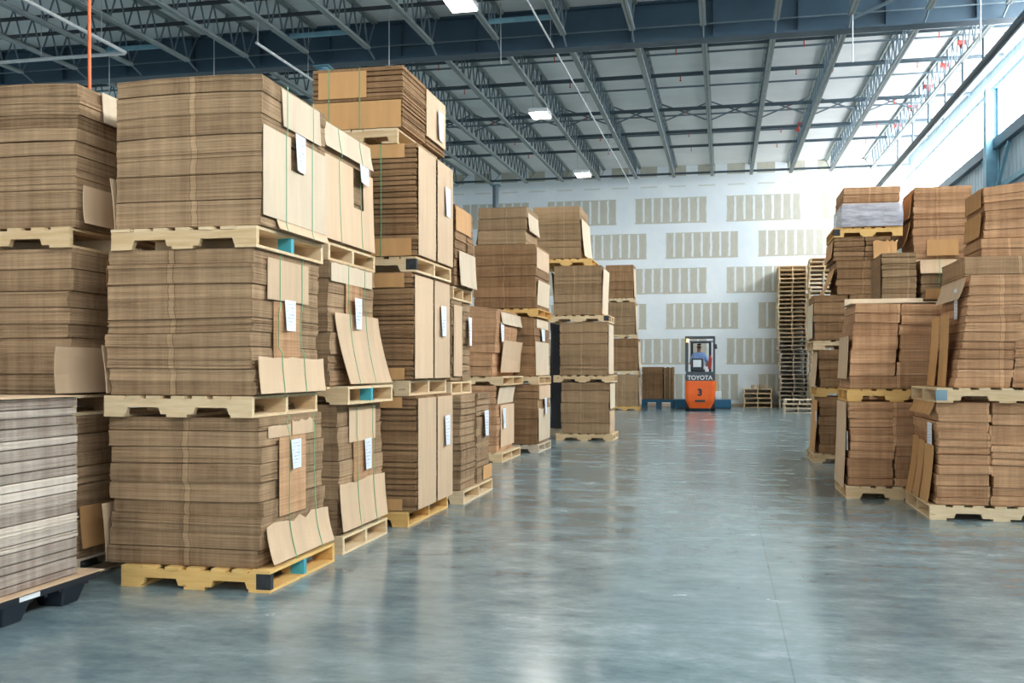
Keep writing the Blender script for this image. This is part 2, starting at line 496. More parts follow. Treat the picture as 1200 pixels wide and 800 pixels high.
# crosswise bridging, sprinkler branch pipes, diagonal bracing
def cross_bar(name, y, z, r, mat, label, cat, x0=XL + .1, x1=XR - .3, group=None, fit=False):
    t = thing(name, (0, y, z), label, cat, group)
    MB().bar((x0, 0, 0), (x1, 0, 0), r, 8).build('pipe' if 'pipe' in name else 'rod', mat, t)
    if fit:
        for k, x in enumerate(JX[:9]):
            if k % 2 == 0:
                f = MB().bar((x - .62, 0, 0), (x - .62, 0, -.14), .012, 6).bar((x - .62, 0, -.14), (x - .62, 0, -.16), .02, 8).build('sprinkler_head', 'red', t)
    return t
pipes = [(21.6, .26, .036, 'nearest the girder'), (23.9, .22, .05, 'second beyond the girder'), (27.0, .30, .05, 'third beyond the girder, by the diagonal braces'),
         (30.0, .26, .045, 'fourth beyond the girder'), (32.2, .26, .045, 'second from the back wall')]
for y, dz, r, w in pipes:
    t = cross_bar('sprinkler_pipe', y, zdeck(y) - dz, r, 'pipe_dark', 'dark sprinkler pipe crossing between the joists, ' + w, 'pipe', group='cross pipes under the roof', fit=True)
    if y in (23.9, 30.0):
        x = 2.45 if y < 25 else 2.15
        MB().bar((x, 0, -.12), (x, 0, .06), .04, 8).bar((x - .07, 0, -.12), (x + .02, 0, -.12), .043, 8).bar((x - .02, 0, .06), (x + .07, 0, .06), .043, 8).build('red_elbow', 'red', t)
cross_bar('sprinkler_pipe', 35.2, zdeck(35.2) - .60, .04, 'pipe_dark', 'dark sprinkler pipe crossing under the joist ends along the back wall', 'pipe', group='cross pipes under the roof')
for y, w in ((22.7, 'nearest the girder'), (25.6, 'before the diagonal braces'), (28.7, 'just past the diagonal braces'), (31.2, 'nearest the back wall')):
    cross_bar('bridging_rod', y, zdeck(y) - .075, .024, 'web', 'thin crosswise bridging rod under the roof deck, ' + w, 'rod', group='bridging rods')
for y, dz, w in ((17.75, .30, 'nearest the girder on the camera side'), (16.9, .27, 'farther from the girder on the camera side')):
    cross_bar('sprinkler_pipe', y, zdeck(y) - dz, .04, 'dark_steel', 'black sprinkler pipe crossing the joists, ' + w, 'pipe', x1=-2.2, group='cross pipes under the roof')
t = thing('diagonal_bridging', (0, 27.35, zdeck(27.35)), 'line of crossed diagonal braces between the joists of the far bay', 'brace')
t['kind'] = 'structure'
for i in range(len(JX) - 1):
    a, b = JX[i + 1] + .06, JX[i] - .06
    MB().beam((a, 0, -.07), (b, .02, -.54), .03, .035).beam((a, .05, -.54), (b, .07, -.07), .03, .035).build('cross_brace', 'web', t)
# short angle struts between near-bay joists
for i, w in ((6, 'beside the upper lamp'), (9, 'above the nearest tall stack'), (12, 'above the far left stack')):
    s = MB().beam((JX[i + 1] + .07, 18.0, 7.80), (JX[i] - .07, 18.0, 7.80), .06, .08).build('angle_strut', 'column')
    tag(s, 'pale blue angle strut between two near joists, ' + w, 'strut', 'angle struts between near joists', 'structure')

s = MB().beam((JX[2] + .05, 18.95, 7.72), (JX[1] - .02, 18.1, 7.98), .04, .05).build('diagonal_brace', 'web')
tag(s, 'dark diagonal brace at the cross girder between two near joists, right of centre', 'brace', kind='structure')

# main running to the back wall on the right, with drops
t = thing('sprinkler_main', (4.97, 0, 0), 'thick dark sprinkler main running to the back wall along the right side', 'pipe')
MB().bar((0, 14, 7.27), (0, YW - .05, 7.33), .085, 12).build('pipe', 'pipe_dark', t)
for y in (20.9, 22.6, 24.3, 26.2, 28.3, 30.6):
    d = MB().bar((0, y, 7.37), (0, y, zdeck(y) - .26), .028, 8).build('riser', 'pipe_dark', t)
    MB().bar((0, y, zdeck(y) - .26), (0, y, zdeck(y) - .01), .01, 5).build('hanger_rod', 'web', d)
    MB().bar((-.1, y, zdeck(y) - .26), (.1, y, zdeck(y) - .26), .055, 8).bar((0, y, zdeck(y) - .26), (0, y, zdeck(y) - .38), .045, 8).build('red_coupling', 'red', d)
# white pipes at the upper left with their hangers
t = thing('white_pipe', (-10.8, 16.5, 7.2), 'white pipe under the roof at the upper left, turning a corner', 'pipe')
MB().bar((0, -9, -.02), (0, .02, 0), .034, 10).build('pipe_run', 'pipe_white', t)
MB().bar((-8, 0, -.03), (0, 0, -.02), .034, 10).build('pipe_branch', 'pipe_white', t)
for p in ((0, -2.4), (-1.75, 0), (0, -.7)):
    MB().bar((p[0], p[1], 0), (p[0], p[1], zdeck(16.5 + p[1]) - 7.2 - .02), .008, 5).build('hanger_rod', 'galv', t)
t = thing('conduit', (-8.32, 0, 7.3), 'slim pale conduit hung on wires above the nearest tall stack', 'conduit')
MB().bar((0, 16.8, 0), (0, 24.5, .12), .026, 8).build('pipe', 'pipe_white', t)
for y in (16.85, 19.1):
    MB().bar((0, y, 0), (.02, y, zdeck(y) - 7.3), .008, 5).build('hanger_wire', 'galv', t)
t = thing('conduit', (-3.26, 0, 7.6), 'thin pale conduit running from the lamp row toward the back wall', 'conduit')
MB().bar((0, 10, -.1), (0, 36.0, .42), .019, 8).build('pipe', 'pipe_white', t)
for y in (19.0, 24.0, 29.0):
    MB().bar((0, y, .08), (0, y, zdeck(y) - 7.6), .008, 5).build('hanger_wire', 'galv', t)
# hanging wires seen against the girder
for x, y, z1, w in ((-10.2, 18.7, 6.3, 'above the gap between left stacks'), (-12.6, 18.7, 6.4, 'above the far left stack'), (-6.4, 18.6, 6.6, 'beside the four-high stack'),
                    (-4.2, 18.8, 7.25, 'under the upper lamp'), (2.3, 18.9, 6.9, 'right of centre'), (4.45, 18.9, 6.9, 'near the right wall')):
    s = MB().bar((x, y, z1), (x, y, zdeck(y)), .011, 5).build('hanging_wire', 'galv')
    tag(s, 'thin wire hanging in front of the cross girder, ' + w, 'wire', 'wires hanging by the girder')
s = MB().tube([(-6.32, 9.05, zdeck(9) - .02), (-6.33, 9.05, 6), (-6.32, 9.05, 4), (-6.32, 9.05, 2.2)], .017, 8).build('orange_hose', 'orange_hose')  # an orange hose, hung from just under the deck
tag(s, 'bright orange cord hanging from the roof behind the far left stack', 'hose')

# lamps
for x in (-4.43, -16.0):
    for k, y in enumerate((-6.5, 1.2, 8.95, 16.65, 24.3, 32.05)):
        zt = 7.62 if y > 10 else 7.5
        seen = x > -10 and y > 10
        t = thing('high_bay_lamp', (x, y, zt), {16.65: 'glowing high bay lamp nearest the camera, at the top edge of the view',
                  24.3: 'glowing high bay lamp in the middle of the far bay', 32.05: 'glowing high bay lamp nearest the back wall'}[y] if seen else
                  'glowing high bay lamp of the rows outside the view', 'lamp', 'high bay lamps in view' if seen else 'high bay lamps out of view')
        MB().box(-.24, .24, -.32, .32, .03, .13).build('housing', 'white_plastic', t, bevel=.01)
        MB().box(-.22, .22, -.29, .29, .0, .03).build('diffuser', 'lamp', t)
        for sx in (-.18, .18):
            MB().bar((sx, 0, .13), (sx, 0, zdeck(y) - zt - .01), .008, 5).build('hanger_wire', 'galv', t)
        ld = bpy.data.lights.new('lamp_light', 'AREA'); ld.shape = 'RECTANGLE'; ld.size = .44; ld.size_y = .58
        ld.energy = 75; ld.color = (1, .95, .87)
        lo = bpy.data.objects.new('lamp_light', ld); C.objects.link(lo); lo.location = (x, y, zt - .01)

# ------------------------------------------------------------------ pallets
PH = .131
def pallet_parts(W, D, mat, parent, rnd, marks=()):
    """stringers run along x, notched below; boards run along y"""
    hs, t = .095, .018
    nx = W / 2
    poly = [(-nx, t), (-nx, t + hs), (nx, t + hs), (nx, t)]
    def notch(c):
        return [(c + .12, t), (c + .105, t + .042), (c - .105, t + .042), (c - .12, t)]
    c1, c2 = W * .23, -W * .23
    poly = [(-nx, t), (-nx, t + hs), (nx, t + hs), (nx, t)] + notch(c1) + notch(c2)
    for k, y in enumerate((-D / 2 + .02, 0, D / 2 - .02)):
        s = MB().prism(poly, 'y', y - .019, y + .019).build('stringer', mat, parent)
        for (kk, sx, m) in marks:
            if kk == k:
                MB().box(sx * nx - .002 if sx > 0 else -nx - .003, sx * nx + .003 if sx > 0 else -nx + .002, y - .021, y + .021, t, t + hs).box(
                    min(sx * nx, sx * (nx - .09)), max(sx * nx, sx * (nx - .09)), y - .0215, y - .019, t, t + hs).build('painted_end', m, s)
    tb, bb = MB(), MB()
    n = 7
    for i in range(n):
        w = .135 if i in (0, n - 1) else .095
        x = -nx + w / 2 + (W - w) * i / (n - 1)
        x = max(-nx + w / 2, min(nx - w / 2, x + (rnd.uniform(-.012, .012) if 0 < i < n - 1 else 0)))
        tb.box(x - w / 2, x + w / 2, -D / 2 + rnd.uniform(-.006, .004), D / 2 + rnd.uniform(-.004, .006), t + hs, t + hs + t)
    for x, w in ((-nx + .07, .14), (0, .14), (nx - .07, .14)):
        bb.box(x - w / 2, x + w / 2, -D / 2 - .002, D / 2 + .002, 0, t)
    tb.build('top_deck', mat, parent); bb.build('bottom_deck', mat, parent)

prnd = random.Random(5)
def pallet(x0, x1, y0, y1, z, label, mat='pine', group='pallets under the cardboard bales', rz=None, marks=()):
    rz = R(prnd.uniform(-.5, .5)) if rz is None else rz
    t = thing('wooden_pallet', ((x0 + x1) / 2, (y0 + y1) / 2, z), label, 'pallet', group, rz)
    pallet_parts(x1 - x0, y1 - y0, mat, t, prnd, marks)
    return t

# ------------------------------------------------------------------ cardboard bales
class Bale:
    def __init__(self, x0, x1, y0, y1, z0, z1, label, group, mat='edge_grey', bh=.115, st=.007, split=None, lean=(0, 0), jit=.010,
                 droop=.0, seed=1, rz=0, ox=0.0, wav=.004, gapw=.02, top_tilt=(0, 0), drift=.008):
        self.r = random.Random(seed)
        self.c = Vector(((x0 + x1) / 2, (y0 + y1) / 2, z0))
        self.W, self.D, self.H = x1 - x0, y1 - y0, z1 - z0
        self.root = thing('cardboard_bale', self.c, label, 'bale', group, rz)
        self.ext = []
        self.lean, self.droop, self.wav, self.tt = lean, droop, wav, top_tilt
        W, D = self.W, self.D
        if split is None: blocks = [(-W / 2, W / 2, -D / 2, D / 2)]
        elif split[0] == 'x':
            cx = -W / 2 + W * split[1]
            blocks = [(-W / 2, cx - gapw / 2, -D / 2, D / 2), (cx + gapw / 2, W / 2, -D / 2, D / 2)]
        else:
            cy = -D / 2 + D * split[1]
            blocks = [(-W / 2, W / 2, -D / 2, cy - gapw / 2), (-W / 2, W / 2, cy + gapw / 2, D / 2)]
        ph = self.r.uniform(0, 9)
        self.ph = ph
        for b in blocks:
            z = 0.0
            nb = max(1, round(self.H / bh))
            hs = [self.r.uniform(.75, 1.3) for _ in range(nb)]
            tot = sum(hs); hs = [h * self.H / tot for h in hs]
            wander = Vector((0, 0))
            for i, hb in enumerate(hs):
                wander = wander * .6 + Vector((self.r.uniform(-1, 1), self.r.uniform(-1, 1))) * jit
                self.bundle(b, z, hb, wander, st, mat, i == nb - 1, drift)
                z += hb
    def warp(self, x, y, z):
        t = z / self.H
        zz = z - self.droop * t * (abs(x) / (self.W / 2)) ** 3
        zz += t * (self.tt[0] * x / self.W + self.tt[1] * y / self.D)
        und = self.wav * math.sin(3.1 * x / self.W + 7.3 * t + self.ph) * math.sin(math.pi * t)
        return (x + self.lean[0] * t, y + self.lean[1] * t, zz + und)
    def bundle(self, b, z0, hb, sh, st, mat, last, drift):
        r = self.r
        x0, x1, y0, y1 = b
        n = max(2, int(hb / st)); h = hb / n
        vs, fs = [], []
        S = 4
        sx = r.uniform(-1, 1) * drift; sy = r.uniform(-1, 1) * drift
        mx = [1e9, -1e9, 1e9, -1e9]
        for k in range(n):
            t = k / max(1, n - 1) - .5
            inset = (.022 if self.r.random() < .75 else .006) if k == 0 else 0
            odd = .008 if r.random() < .06 else 0
            dx = sh.x + sx * (math.cos(math.pi * t) - .6) + r.uniform(-1, 1) * (.0018 + odd)
            dy = sh.y + sy * (math.cos(math.pi * t) - .6) + r.uniform(-1, 1) * (.0018 + odd)
            a0, a1, c0, c1 = x0 + dx + inset, x1 + dx - inset, y0 + dy + inset, y1 + dy - inset
            mx = [min(mx[0], a0), max(mx[1], a1), min(mx[2], c0), max(mx[3], c1)]
            ring = []
            for i in range(S): ring.append((a0 + (a1 - a0) * i / S, c0))
            for i in range(S): ring.append((a1, c0 + (c1 - c0) * i / S))
            for i in range(S): ring.append((a1 - (a1 - a0) * i / S, c1))
            for i in range(S): ring.append((a0, c1 - (c1 - c0) * i / S))
            for zz in (z0 + k * h + .0003, z0 + (k + 1) * h - .0003):
                vs += [self.warp(p[0], p[1], zz) for p in ring]
        N = 4 * S
        for q in range(2 * n - 1):
            fs += [(q * N + i, q * N + (i + 1) % N, (q + 1) * N + (i + 1) % N, (q + 1) * N + i) for i in range(N)]
        def cap(o, flip):
            # quads over a ring of 4*S points via a strip pattern
            f = list(range(o, o + N))
            return tuple(reversed(f)) if flip else tuple(f)
        fs += [cap(0, True), cap((2 * n - 1) * N, False)]
        o = link('bundle', vs, fs, mat, self.root)
        t = (z0 + hb / 2) / self.H
        lx, ly = self.lean[0] * t, self.lean[1] * t
        self.ext.append((z0, z0 + hb, mx[0] + lx, mx[1] + lx, mx[2] + ly, mx[3] + ly))
        return o
    def side(self, face, z, a=None):
        """outermost coordinate of a face near height z (local), covers not counted"""
        k = {'L': 2, 'R': 3, 'F': 4, 'B': 5}[face]
        c = [e[k] for e in self.ext if e[0] - .05 <= z <= e[1] + .05] or [e[k] for e in self.ext]
        return min(c) if face in 'LF' else max(c)
    def cover(self, face, a0, a1, z0, z1, mat='face', off=.004, flare0=0., flare1=0., skew=0., rag=0., name='cover_sheet', world=True, notch=None, th=.004, uv=False, curl=0.):
        """sheet lying against a face; a = x or y range in world units, z in world units"""
        cx, cy = (self.c.x, self.c.y) if world else (0, 0)
        cc = cx if face in 'FB' else cy
        a0 -= cc; a1 -= cc; z0 -= self.c.z; z1 -= self.c.z
        sg = -1 if face in 'LF' else 1
        na, nz = 10, 8
        vs, uvs, fs = [], [], []
        rr = self.r
        jag = [rr.uniform(-1, 0) * rag for _ in range(na + 1)]
        for lay in (0, 1):
            for j in range(nz + 1):
                t = j / nz
                for i in range(na + 1):
                    u = i / na
                    z = z0 + (z1 + jag[i] - z0) * t
                    a = a0 + (a1 - a0) * u + skew * (1 - t)
                    base = max(sg * self.side(face, z0 + (z1 - z0) * q / 4) for q in range(5))
                    o = base + off + lay * th + flare0 * (1 - t) ** 1.6 + flare1 * t ** 1.6
                    o += curl * ((1 - u) ** 3) * (.3 + .7 * (1 - t))
                    o *= sg
                    vs.append((a, o, z) if face in 'FB' else (o, a, z))
                    uvs.append((u if (sg > 0) == (face in 'RL') or face == 'F' else 1 - u, t))
        n1 = na + 1; L = n1 * (nz + 1)
        keep = lambda i, j: not (notch and notch[0] <= i < notch[1] and notch[2] <= j < notch[3])
        for j in range(nz):
            for i in range(na):
                if not keep(i, j): continue
                q = [j * n1 + i, j * n1 + i + 1, (j + 1) * n1 + i + 1, (j + 1) * n1 + i]
                fs.append(tuple(q)); fs.append(tuple(L + x for x in reversed(q)))
                for (di, dj, e0, e1) in ((0, -1, 0, 1), (1, 0, 1, 2), (0, 1, 2, 3), (-1, 0, 3, 0)):
                    ii, jj = i + di, j + dj
                    if not (0 <= ii < na and 0 <= jj < nz) or not keep(ii, jj):
                        fs.append((q[e1], q[e0], L + q[e0], L + q[e1]))
        o = link(name, vs, fs, mat, self.root, uvs)
        bm = bmesh.new(); bm.from_mesh(o.data); bmesh.ops.recalc_face_normals(bm, faces=bm.faces)
        bmesh.ops.delete(bm, geom=[v for v in bm.verts if not v.link_faces], context='VERTS')
        bm.to_mesh(o.data); bm.free()
        self.covers = getattr(self, 'covers', []) + [(face, a0 + min(0, skew), a1 + max(0, skew), z0, z1, off + th, flare0, flare1)]
        return o
    def label(self, face, a, z, w=.15, h=.21, off=.016, curl=.02, skew=0.):
        o = self.cover(face, a - w / 2, a + w / 2, z - h / 2, z + h / 2, 'paper', off, name='paper_label', th=.0015, curl=curl, skew=skew)
        self.covers.pop()
        return o
    def strap(self, face, a, w=.009):
        """green band over the bale: up one face, over the top and down the far face ('R'/'L' at y = a, 'F'/'B' at x = a)"""
        fa, fb = ('R', 'L') if face in 'RL' else ('F', 'B')
        a -= self.c.y if face in 'RL' else self.c.x
        def out(f, z):
            sg = -1 if f in 'LF' else 1
            o = max(sg * self.side(f, z + d) for d in (-.06, 0, .06)) + .003
            for (cf, c0, c1, k0, k1, of, f0, f1) in getattr(self, 'covers', []):
                if cf == f and c0 - .01 <= a <= c1 + .01 and k0 - .04 <= z <= k1 + .04:
                    t = min(1, max(0, (z - k0) / (k1 - k0)))
                    b = max(sg * self.side(f, k0 + (k1 - k0) * q / 4) for q in range(5))
                    o = max(o, b + of + .002 + f0 * (1 - t) ** 1.6 + f1 * t ** 1.6)
            return sg * o
        n = 24
        pts = [(out(fa, self.H * i / n), self.H * i / n) for i in range(n + 1)]
        top = self.H + .0004
        q = -1 if fb in 'LF' else 1
        pts += [(pts[-1][0] * .98, top)] + [(out(fb, self.H) * .98, top)]
        pts += [(out(fb, self.H * (n - i) / n), self.H * (n - i) / n) for i in range(n + 1)]
        mb = MB()
        vs, fs = [], []
        m = len(pts)
        for s_ in (-.5, .5):
            for p in pts:
                for dd in (0, .002):
                    k = 1 if p[0] > 0 else -1
                    o = p[0] + k * dd
                    zz = p[1] + (dd * .4 if p[1] >= self.H else 0)
                    lx = self.lean[1] * (p[1] / self.H) if face in 'RL' else self.lean[0] * (p[1] / self.H)
                    aa = a + s_ * w + lx
                    vs.append((o, aa, zz) if face in 'RL' else (aa, o, zz))
        A = 2 * m
        for i in range(m - 1):
            b = 2 * i
            fs += [(b, b + 2, A + b + 2, A + b), (b + 1, A + b + 1, A + b + 3, b + 3), (b, b + 1, b + 3, b + 2), (A + b, A + b + 2, A + b + 3, A + b + 1)]
        fs += [(0, A, A + 1, 1), (2 * m - 2, 2 * m - 1, A + 2 * m - 1, A + 2 * m - 2)]
        mb.add(vs, fs)
        return mb.build('strap', 'strap', self.root)

LG = 'cardboard bales left of the aisle'
RG = 'cardboard bales right of the aisle'

# --- stack A: behind the black plastic pallet, at the left edge
wh = 'left edge stack behind black plastic pallet'
AX = (-5.22, -4.05)
pallet(*AX, 5.66, 6.72, 0, 'shadowed wooden pallet on the floor under the ' + wh, 'pine_grey')
b = Bale(*AX, 5.62, 6.72, PH + .002, 1.05, 'bottom bale of grey-brown cardboard in the ' + wh, LG, 'edge_grey', seed=11, jit=.014)
b.cover('R', 5.66, 6.35, .2, .47, 'face_orange', flare0=.02)
b.strap('R', 6.3)
pallet(*AX, 5.62, 6.68, 1.052, 'wooden pallet below the middle bale of the ' + wh)
b = Bale(AX[0], -4.08, 5.62, 6.72, 1.185, 2.12, 'middle grey-brown bale with a low cover flap, ' + wh, LG, 'edge_grey', seed=12, jit=.02, lean=(.04, 0), bh=.11)
b.cover('R', 5.42, 6.4, 1.20, 1.49, 'face', flare0=.03, flare1=.03)
b.cover('R', 5.95, 6.5, 1.9, 2.08, 'face_orange')
b.strap('R', 6.25); b.label('R', 6.45, 1.72, .14, .22)
pallet(*AX, 5.58, 6.66, 2.122, 'wooden pallet below the top bale of the ' + wh)
b = Bale(AX[0], -4.02, 5.62, 6.75, 2.255, 3.19, 'top bale of grey-brown cardboard in the ' + wh, LG, 'edge_grey', seed=13, jit=.016, bh=.10, droop=.02)
b.cover('R', 5.85, 6.7, 2.97, 3.17, 'face_white', flare0=.015)
b.cover('R', 5.63, 6.35, 2.28, 2.52, 'face', flare0=.03, flare1=.02)
b.strap('R', 6.22)

# --- stack B: the nearest tall stack
wh = 'nearest tall stack left of aisle'
pallet(-3.67, -2.67, 5.57, 6.59, 0, 'golden pine pallet on the floor under the ' + wh, 'pine_gold', rz=0, marks=((0, 1, 'paint_black'), (1, 1, 'paint_cyan')))
b = Bale(-3.78, -2.76, 5.62, 6.58, PH + .002, 1.052, 'bottom grey-brown bale with flared torn cover sheet, ' + wh, LG, 'edge_grey', seed=21, bh=.10, st=.0055, jit=.015, wav=.007)
b.cover('R', 5.66, 6.62, .15, .40, 'face', flare0=.05, rag=.045)
b.cover('R', 5.72, 6.05, .92, 1.0, 'face', rag=.01); b.cover('R', 6.07, 6.42, .92, 1.03, 'face', rag=.03)
b.cover('R', 5.84, 6.24, .42, .92, 'edge_warm', off=.003)
b.cover('L', 5.62, 6.4, .14, .5, 'face', flare1=.03)
b.strap('R', 5.98); b.strap('R', 6.4)
b.label('R', 6.07, .80, .17, .19)
pallet(-3.79, -2.79, 5.57, 6.57, 1.0545, 'pale pine pallet below the middle bale of the ' + wh, rz=0)
b = Bale(-3.77, -2.79, 5.60, 6.60, 1.1875, 2.088, 'middle grey-brown bale with a square flap near its top, ' + wh, LG, 'edge_grey', seed=22, bh=.105, st=.0055, jit=.017, wav=.007)
b.cover('R', 5.60, 6.60, 1.20, 1.43, 'face', flare0=.02, rag=.02)
b.cover('R', 5.76, 6.38, 1.79, 2.05, 'face')
b.cover('R', 5.86, 6.26, 1.42, 1.78, 'edge_warm', off=.003)
b.cover('L', 5.6, 6.4, 1.2, 1.5, 'face', flare1=.035)
b.strap('R', 5.93); b.strap('R', 6.27)
b.label('R', 6.08, 1.70, .18, .20)
pallet(-3.74, -2.76, 5.57, 6.60, 2.0905, 'pale pine pallet below the top bale of the ' + wh, rz=0, marks=((1, 1, 'paint_cyan'),))
b = Bale(-3.72, -2.74, 5.60, 6.58, 2.2235, 3.15, 'top grey-brown bale with large window-cut cover sheet, ' + wh, LG, 'edge_grey', seed=23, bh=.13, st=.0055, jit=.008, droop=.012)
b.cover('R', 5.60, 6.58, 2.29, 2.84, 'face_white', notch=(4, 6, 5, 8), skew=0)
b.cover('R', 5.84, 6.44, 2.89, 3.12, 'face_white', skew=.03)
b.cover('R', 5.8, 6.6, 2.23, 2.29, 'face', flare0=.02)
b.cover('L', 5.6, 6.4, 2.23, 2.55, 'face', flare1=.035)
b.strap('R', 5.92); b.strap('R', 6.33)
b.label('R', 6.10, 2.76, .17, .24, off=.022)

# --- stack C
wh = 'second tall stack left of aisle'
pallet(-3.70, -2.70, 6.82, 7.80, 0, 'pale pine pallet on the floor under the ' + wh, rz=0)
b = Bale(-3.75, -2.75, 6.84, 7.78, PH + .002, 1.09, 'bottom grey-brown bale with a square flap, ' + wh, LG, 'edge_grey', seed=31, bh=.14, st=.006, jit=.012)
b.cover('R', 6.84, 7.82, .16, .52, 'face', flare0=.03, rag=.03)
b.cover('R', 7.05, 7.62, .80, 1.06, 'face')
b.cover('R', 7.12, 7.55, .5, .8, 'edge_warm', off=.003)
b.strap('R', 7.2); b.strap('R', 7.55)
b.label('R', 7.4, .69, .17, .24)
pallet(-3.72, -2.66, 6.82, 7.82, 1.092, 'pale pine pallet below the middle bale of the ' + wh, rz=0, marks=((1, 1, 'paint_cyan'),))
b = Bale(-3.80, -2.82, 6.84, 7.80, 1.225, 2.15, 'middle bale with one big slanted cover sheet, ' + wh, LG, 'edge_grey', seed=32, bh=.13, st=.006, jit=.016)
b.cover('R', 6.90, 7.84, 1.24, 1.77, 'face', flare0=.09, skew=.10)
b.cover('R', 6.86, 7.72, 2.0, 2.14, 'face_white', rag=.02)
b.cover('R', 7.15, 7.5, 1.75, 2.02, 'edge_warm', off=.003)
b.strap('R', 7.2); b.strap('R', 7.55)
b.label('R', 7.32, 1.78, .17, .24, off=.03)
pallet(-3.80, -2.82, 6.84, 7.84, 2.152, 'pale pine pallet below the top bale of the ' + wh, rz=0)
b = Bale(-3.84, -2.86, 6.84, 7.84, 2.285, 3.18, 'top bale, white flap over big cover sheet, ' + wh, LG, 'edge_grey', seed=33, bh=.13, st=.006, jit=.01)
b.cover('R', 6.72, 7.84, 2.31, 2.93, 'face', notch=(6, 8, 4, 8), flare0=.02)
b.cover('R', 6.80, 7.80, 2.98, 3.17, 'face_white', flare0=.03)
b.strap('R', 7.1); b.strap('R', 7.55)
b.label('R', 7.55, 2.90, .22, .14, off=.045)

# --- stack D: four bales high
wh = 'four-high stack left of aisle'
pallet(-3.6, -2.63, 8.13, 9.40, 0, 'golden pine pallet on the floor under the ' + wh, 'pine_gold', rz=0)
def dbale(x0, x1, z0, z1, lb, seed, **kw):
    return Bale(x0, x1, 8.14, kw.pop('y1', 9.28), z0, z1, lb + wh, LG, 'edge_brown', seed=seed, bh=kw.pop('bh', .045), st=.009, split=('y', .52), gapw=.035, jit=.006, drift=.004, **kw)
b = dbale(-3.5, -2.56, PH + .002, 1.12, 'bottom two-part brown bale with one green strap, ', 41)
for z0, z1 in ((1.02, 1.11), (.14, .24)): b.cover('F', -3.5, -2.68, z0, z1, 'face_orange')
b.strap('F', -2.98); b.label('R', 9.03, .78, .2, .28)
b.cover('R', 8.16, 8.70, .15, 1.10, 'face', off=.002); b.cover('R', 8.75, 9.26, .15, 1.10, 'face', off=.002)
pallet(-3.55, -2.62, 8.14, 9.30, 1.122, 'pine pallet below the second bale of the ' + wh, rz=0)
b = dbale(-3.5, -2.59, 1.255, 2.18, 'second bale up, brown and two-part, ', 42)
for z0, z1 in ((2.05, 2.17), (1.26, 1.36)): b.cover('F', -3.5, -2.66, z0, z1, 'face_orange')
b.strap('F', -2.95); b.label('R', 9.0, 1.80, .2, .28)
b.cover('R', 8.16, 8.70, 1.27, 2.16, 'face', off=.002); b.cover('R', 8.75, 9.26, 1.27, 2.16, 'face', off=.002)
pallet(-3.55, -2.56, 8.14, 9.26, 2.182, 'pine pallet below the third bale of the ' + wh, rz=0, marks=((0, 1, 'paint_black'),))
b = dbale(-3.5, -2.56, 2.315, 3.28, 'third bale up, dark striped brown with orange end flaps, ', 43)
b.cover('F', -3.3, -2.66, 3.16, 3.28, 'face_orange'); b.cover('F', -3.5, -2.6, 2.32, 2.47, 'face_orange')
b.strap('F', -2.87); b.label('R', 9.05, 2.92, .2, .27)
b.cover('R', 8.16, 8.68, 2.33, 3.26, 'face', off=.002); b.cover('R', 8.74, 9.26, 2.33, 3.26, 'face', off=.002)
pallet(-3.45, -2.72, 8.12, 9.34, 3.282, 'pine pallet below the small topmost bale of the ' + wh, rz=0)
b = dbale(-3.50, -2.68, 3.415, 3.95, 'small topmost bale with two strapped orange cover flaps, ', 44, y1=9.46, bh=.04)
b.cover('F', -3.44, -3.0, 3.69, 3.92, 'face_orange'); b.cover('F', -3.50, -2.69, 3.42, 3.655, 'face_orange')
b.strap('F', -3.34); b.strap('F', -3.06); b.label('R', 9.22, 3.68, .2, .27)
b.cover('R', 8.80, 9.44, 3.5, 3.93, 'face', off=.002)

# --- stack E
wh = 'stack just past the four-high stack'
pallet(-3.5, -2.53, 9.62, 10.90, 0, 'pine pallet on the floor under the ' + wh, rz=0)
b = Bale(-3.5, -2.56, 9.62, 10.85, PH + .002, 1.09, 'bottom two-part grey bale with a paper label, ' + wh, LG, 'edge_grey', seed=51, bh=.07, st=.009, split=('y', .5), gapw=.09, jit=.008)
b.label('R', 10.62, .76, .22, .28); b.cover('R', 10.5, 10.9, .15, .3, 'face_orange')
pallet(-3.5, -2.66, 9.62, 10.45, 1.092, 'pine pallet below the middle bale of the ' + wh, rz=0)
b = Bale(-3.5, -2.66, 9.62, 10.40, 1.225, 2.05, 'middle two-part bale with a white label, ' + wh, LG, 'edge_olive', seed=52, bh=.09, st=.009, split=('y', .55), gapw=.05)
b.cover('R', 9.66, 9.98, 1.28, 2.0, 'face', off=.002); b.label('R', 10.26, 1.75, .16, .3)
pallet(-3.5, -2.64, 9.62, 10.40, 2.052, 'pine pallet below the top bale of the ' + wh, rz=0)
b = Bale(-3.5, -2.62, 9.62, 10.38, 2.185, 3.0, 'top bale with orange flap and a split pale cover, ' + wh, LG, 'edge_brown', seed=53, bh=.09, st=.009, split=('y', .6), gapw=.06)
b.cover('R', 9.6, 10.2, 2.74, 2.98, 'face_orange'); b.cover('R', 9.72, 10.38, 2.2, 2.55, 'face_white', flare0=.02)

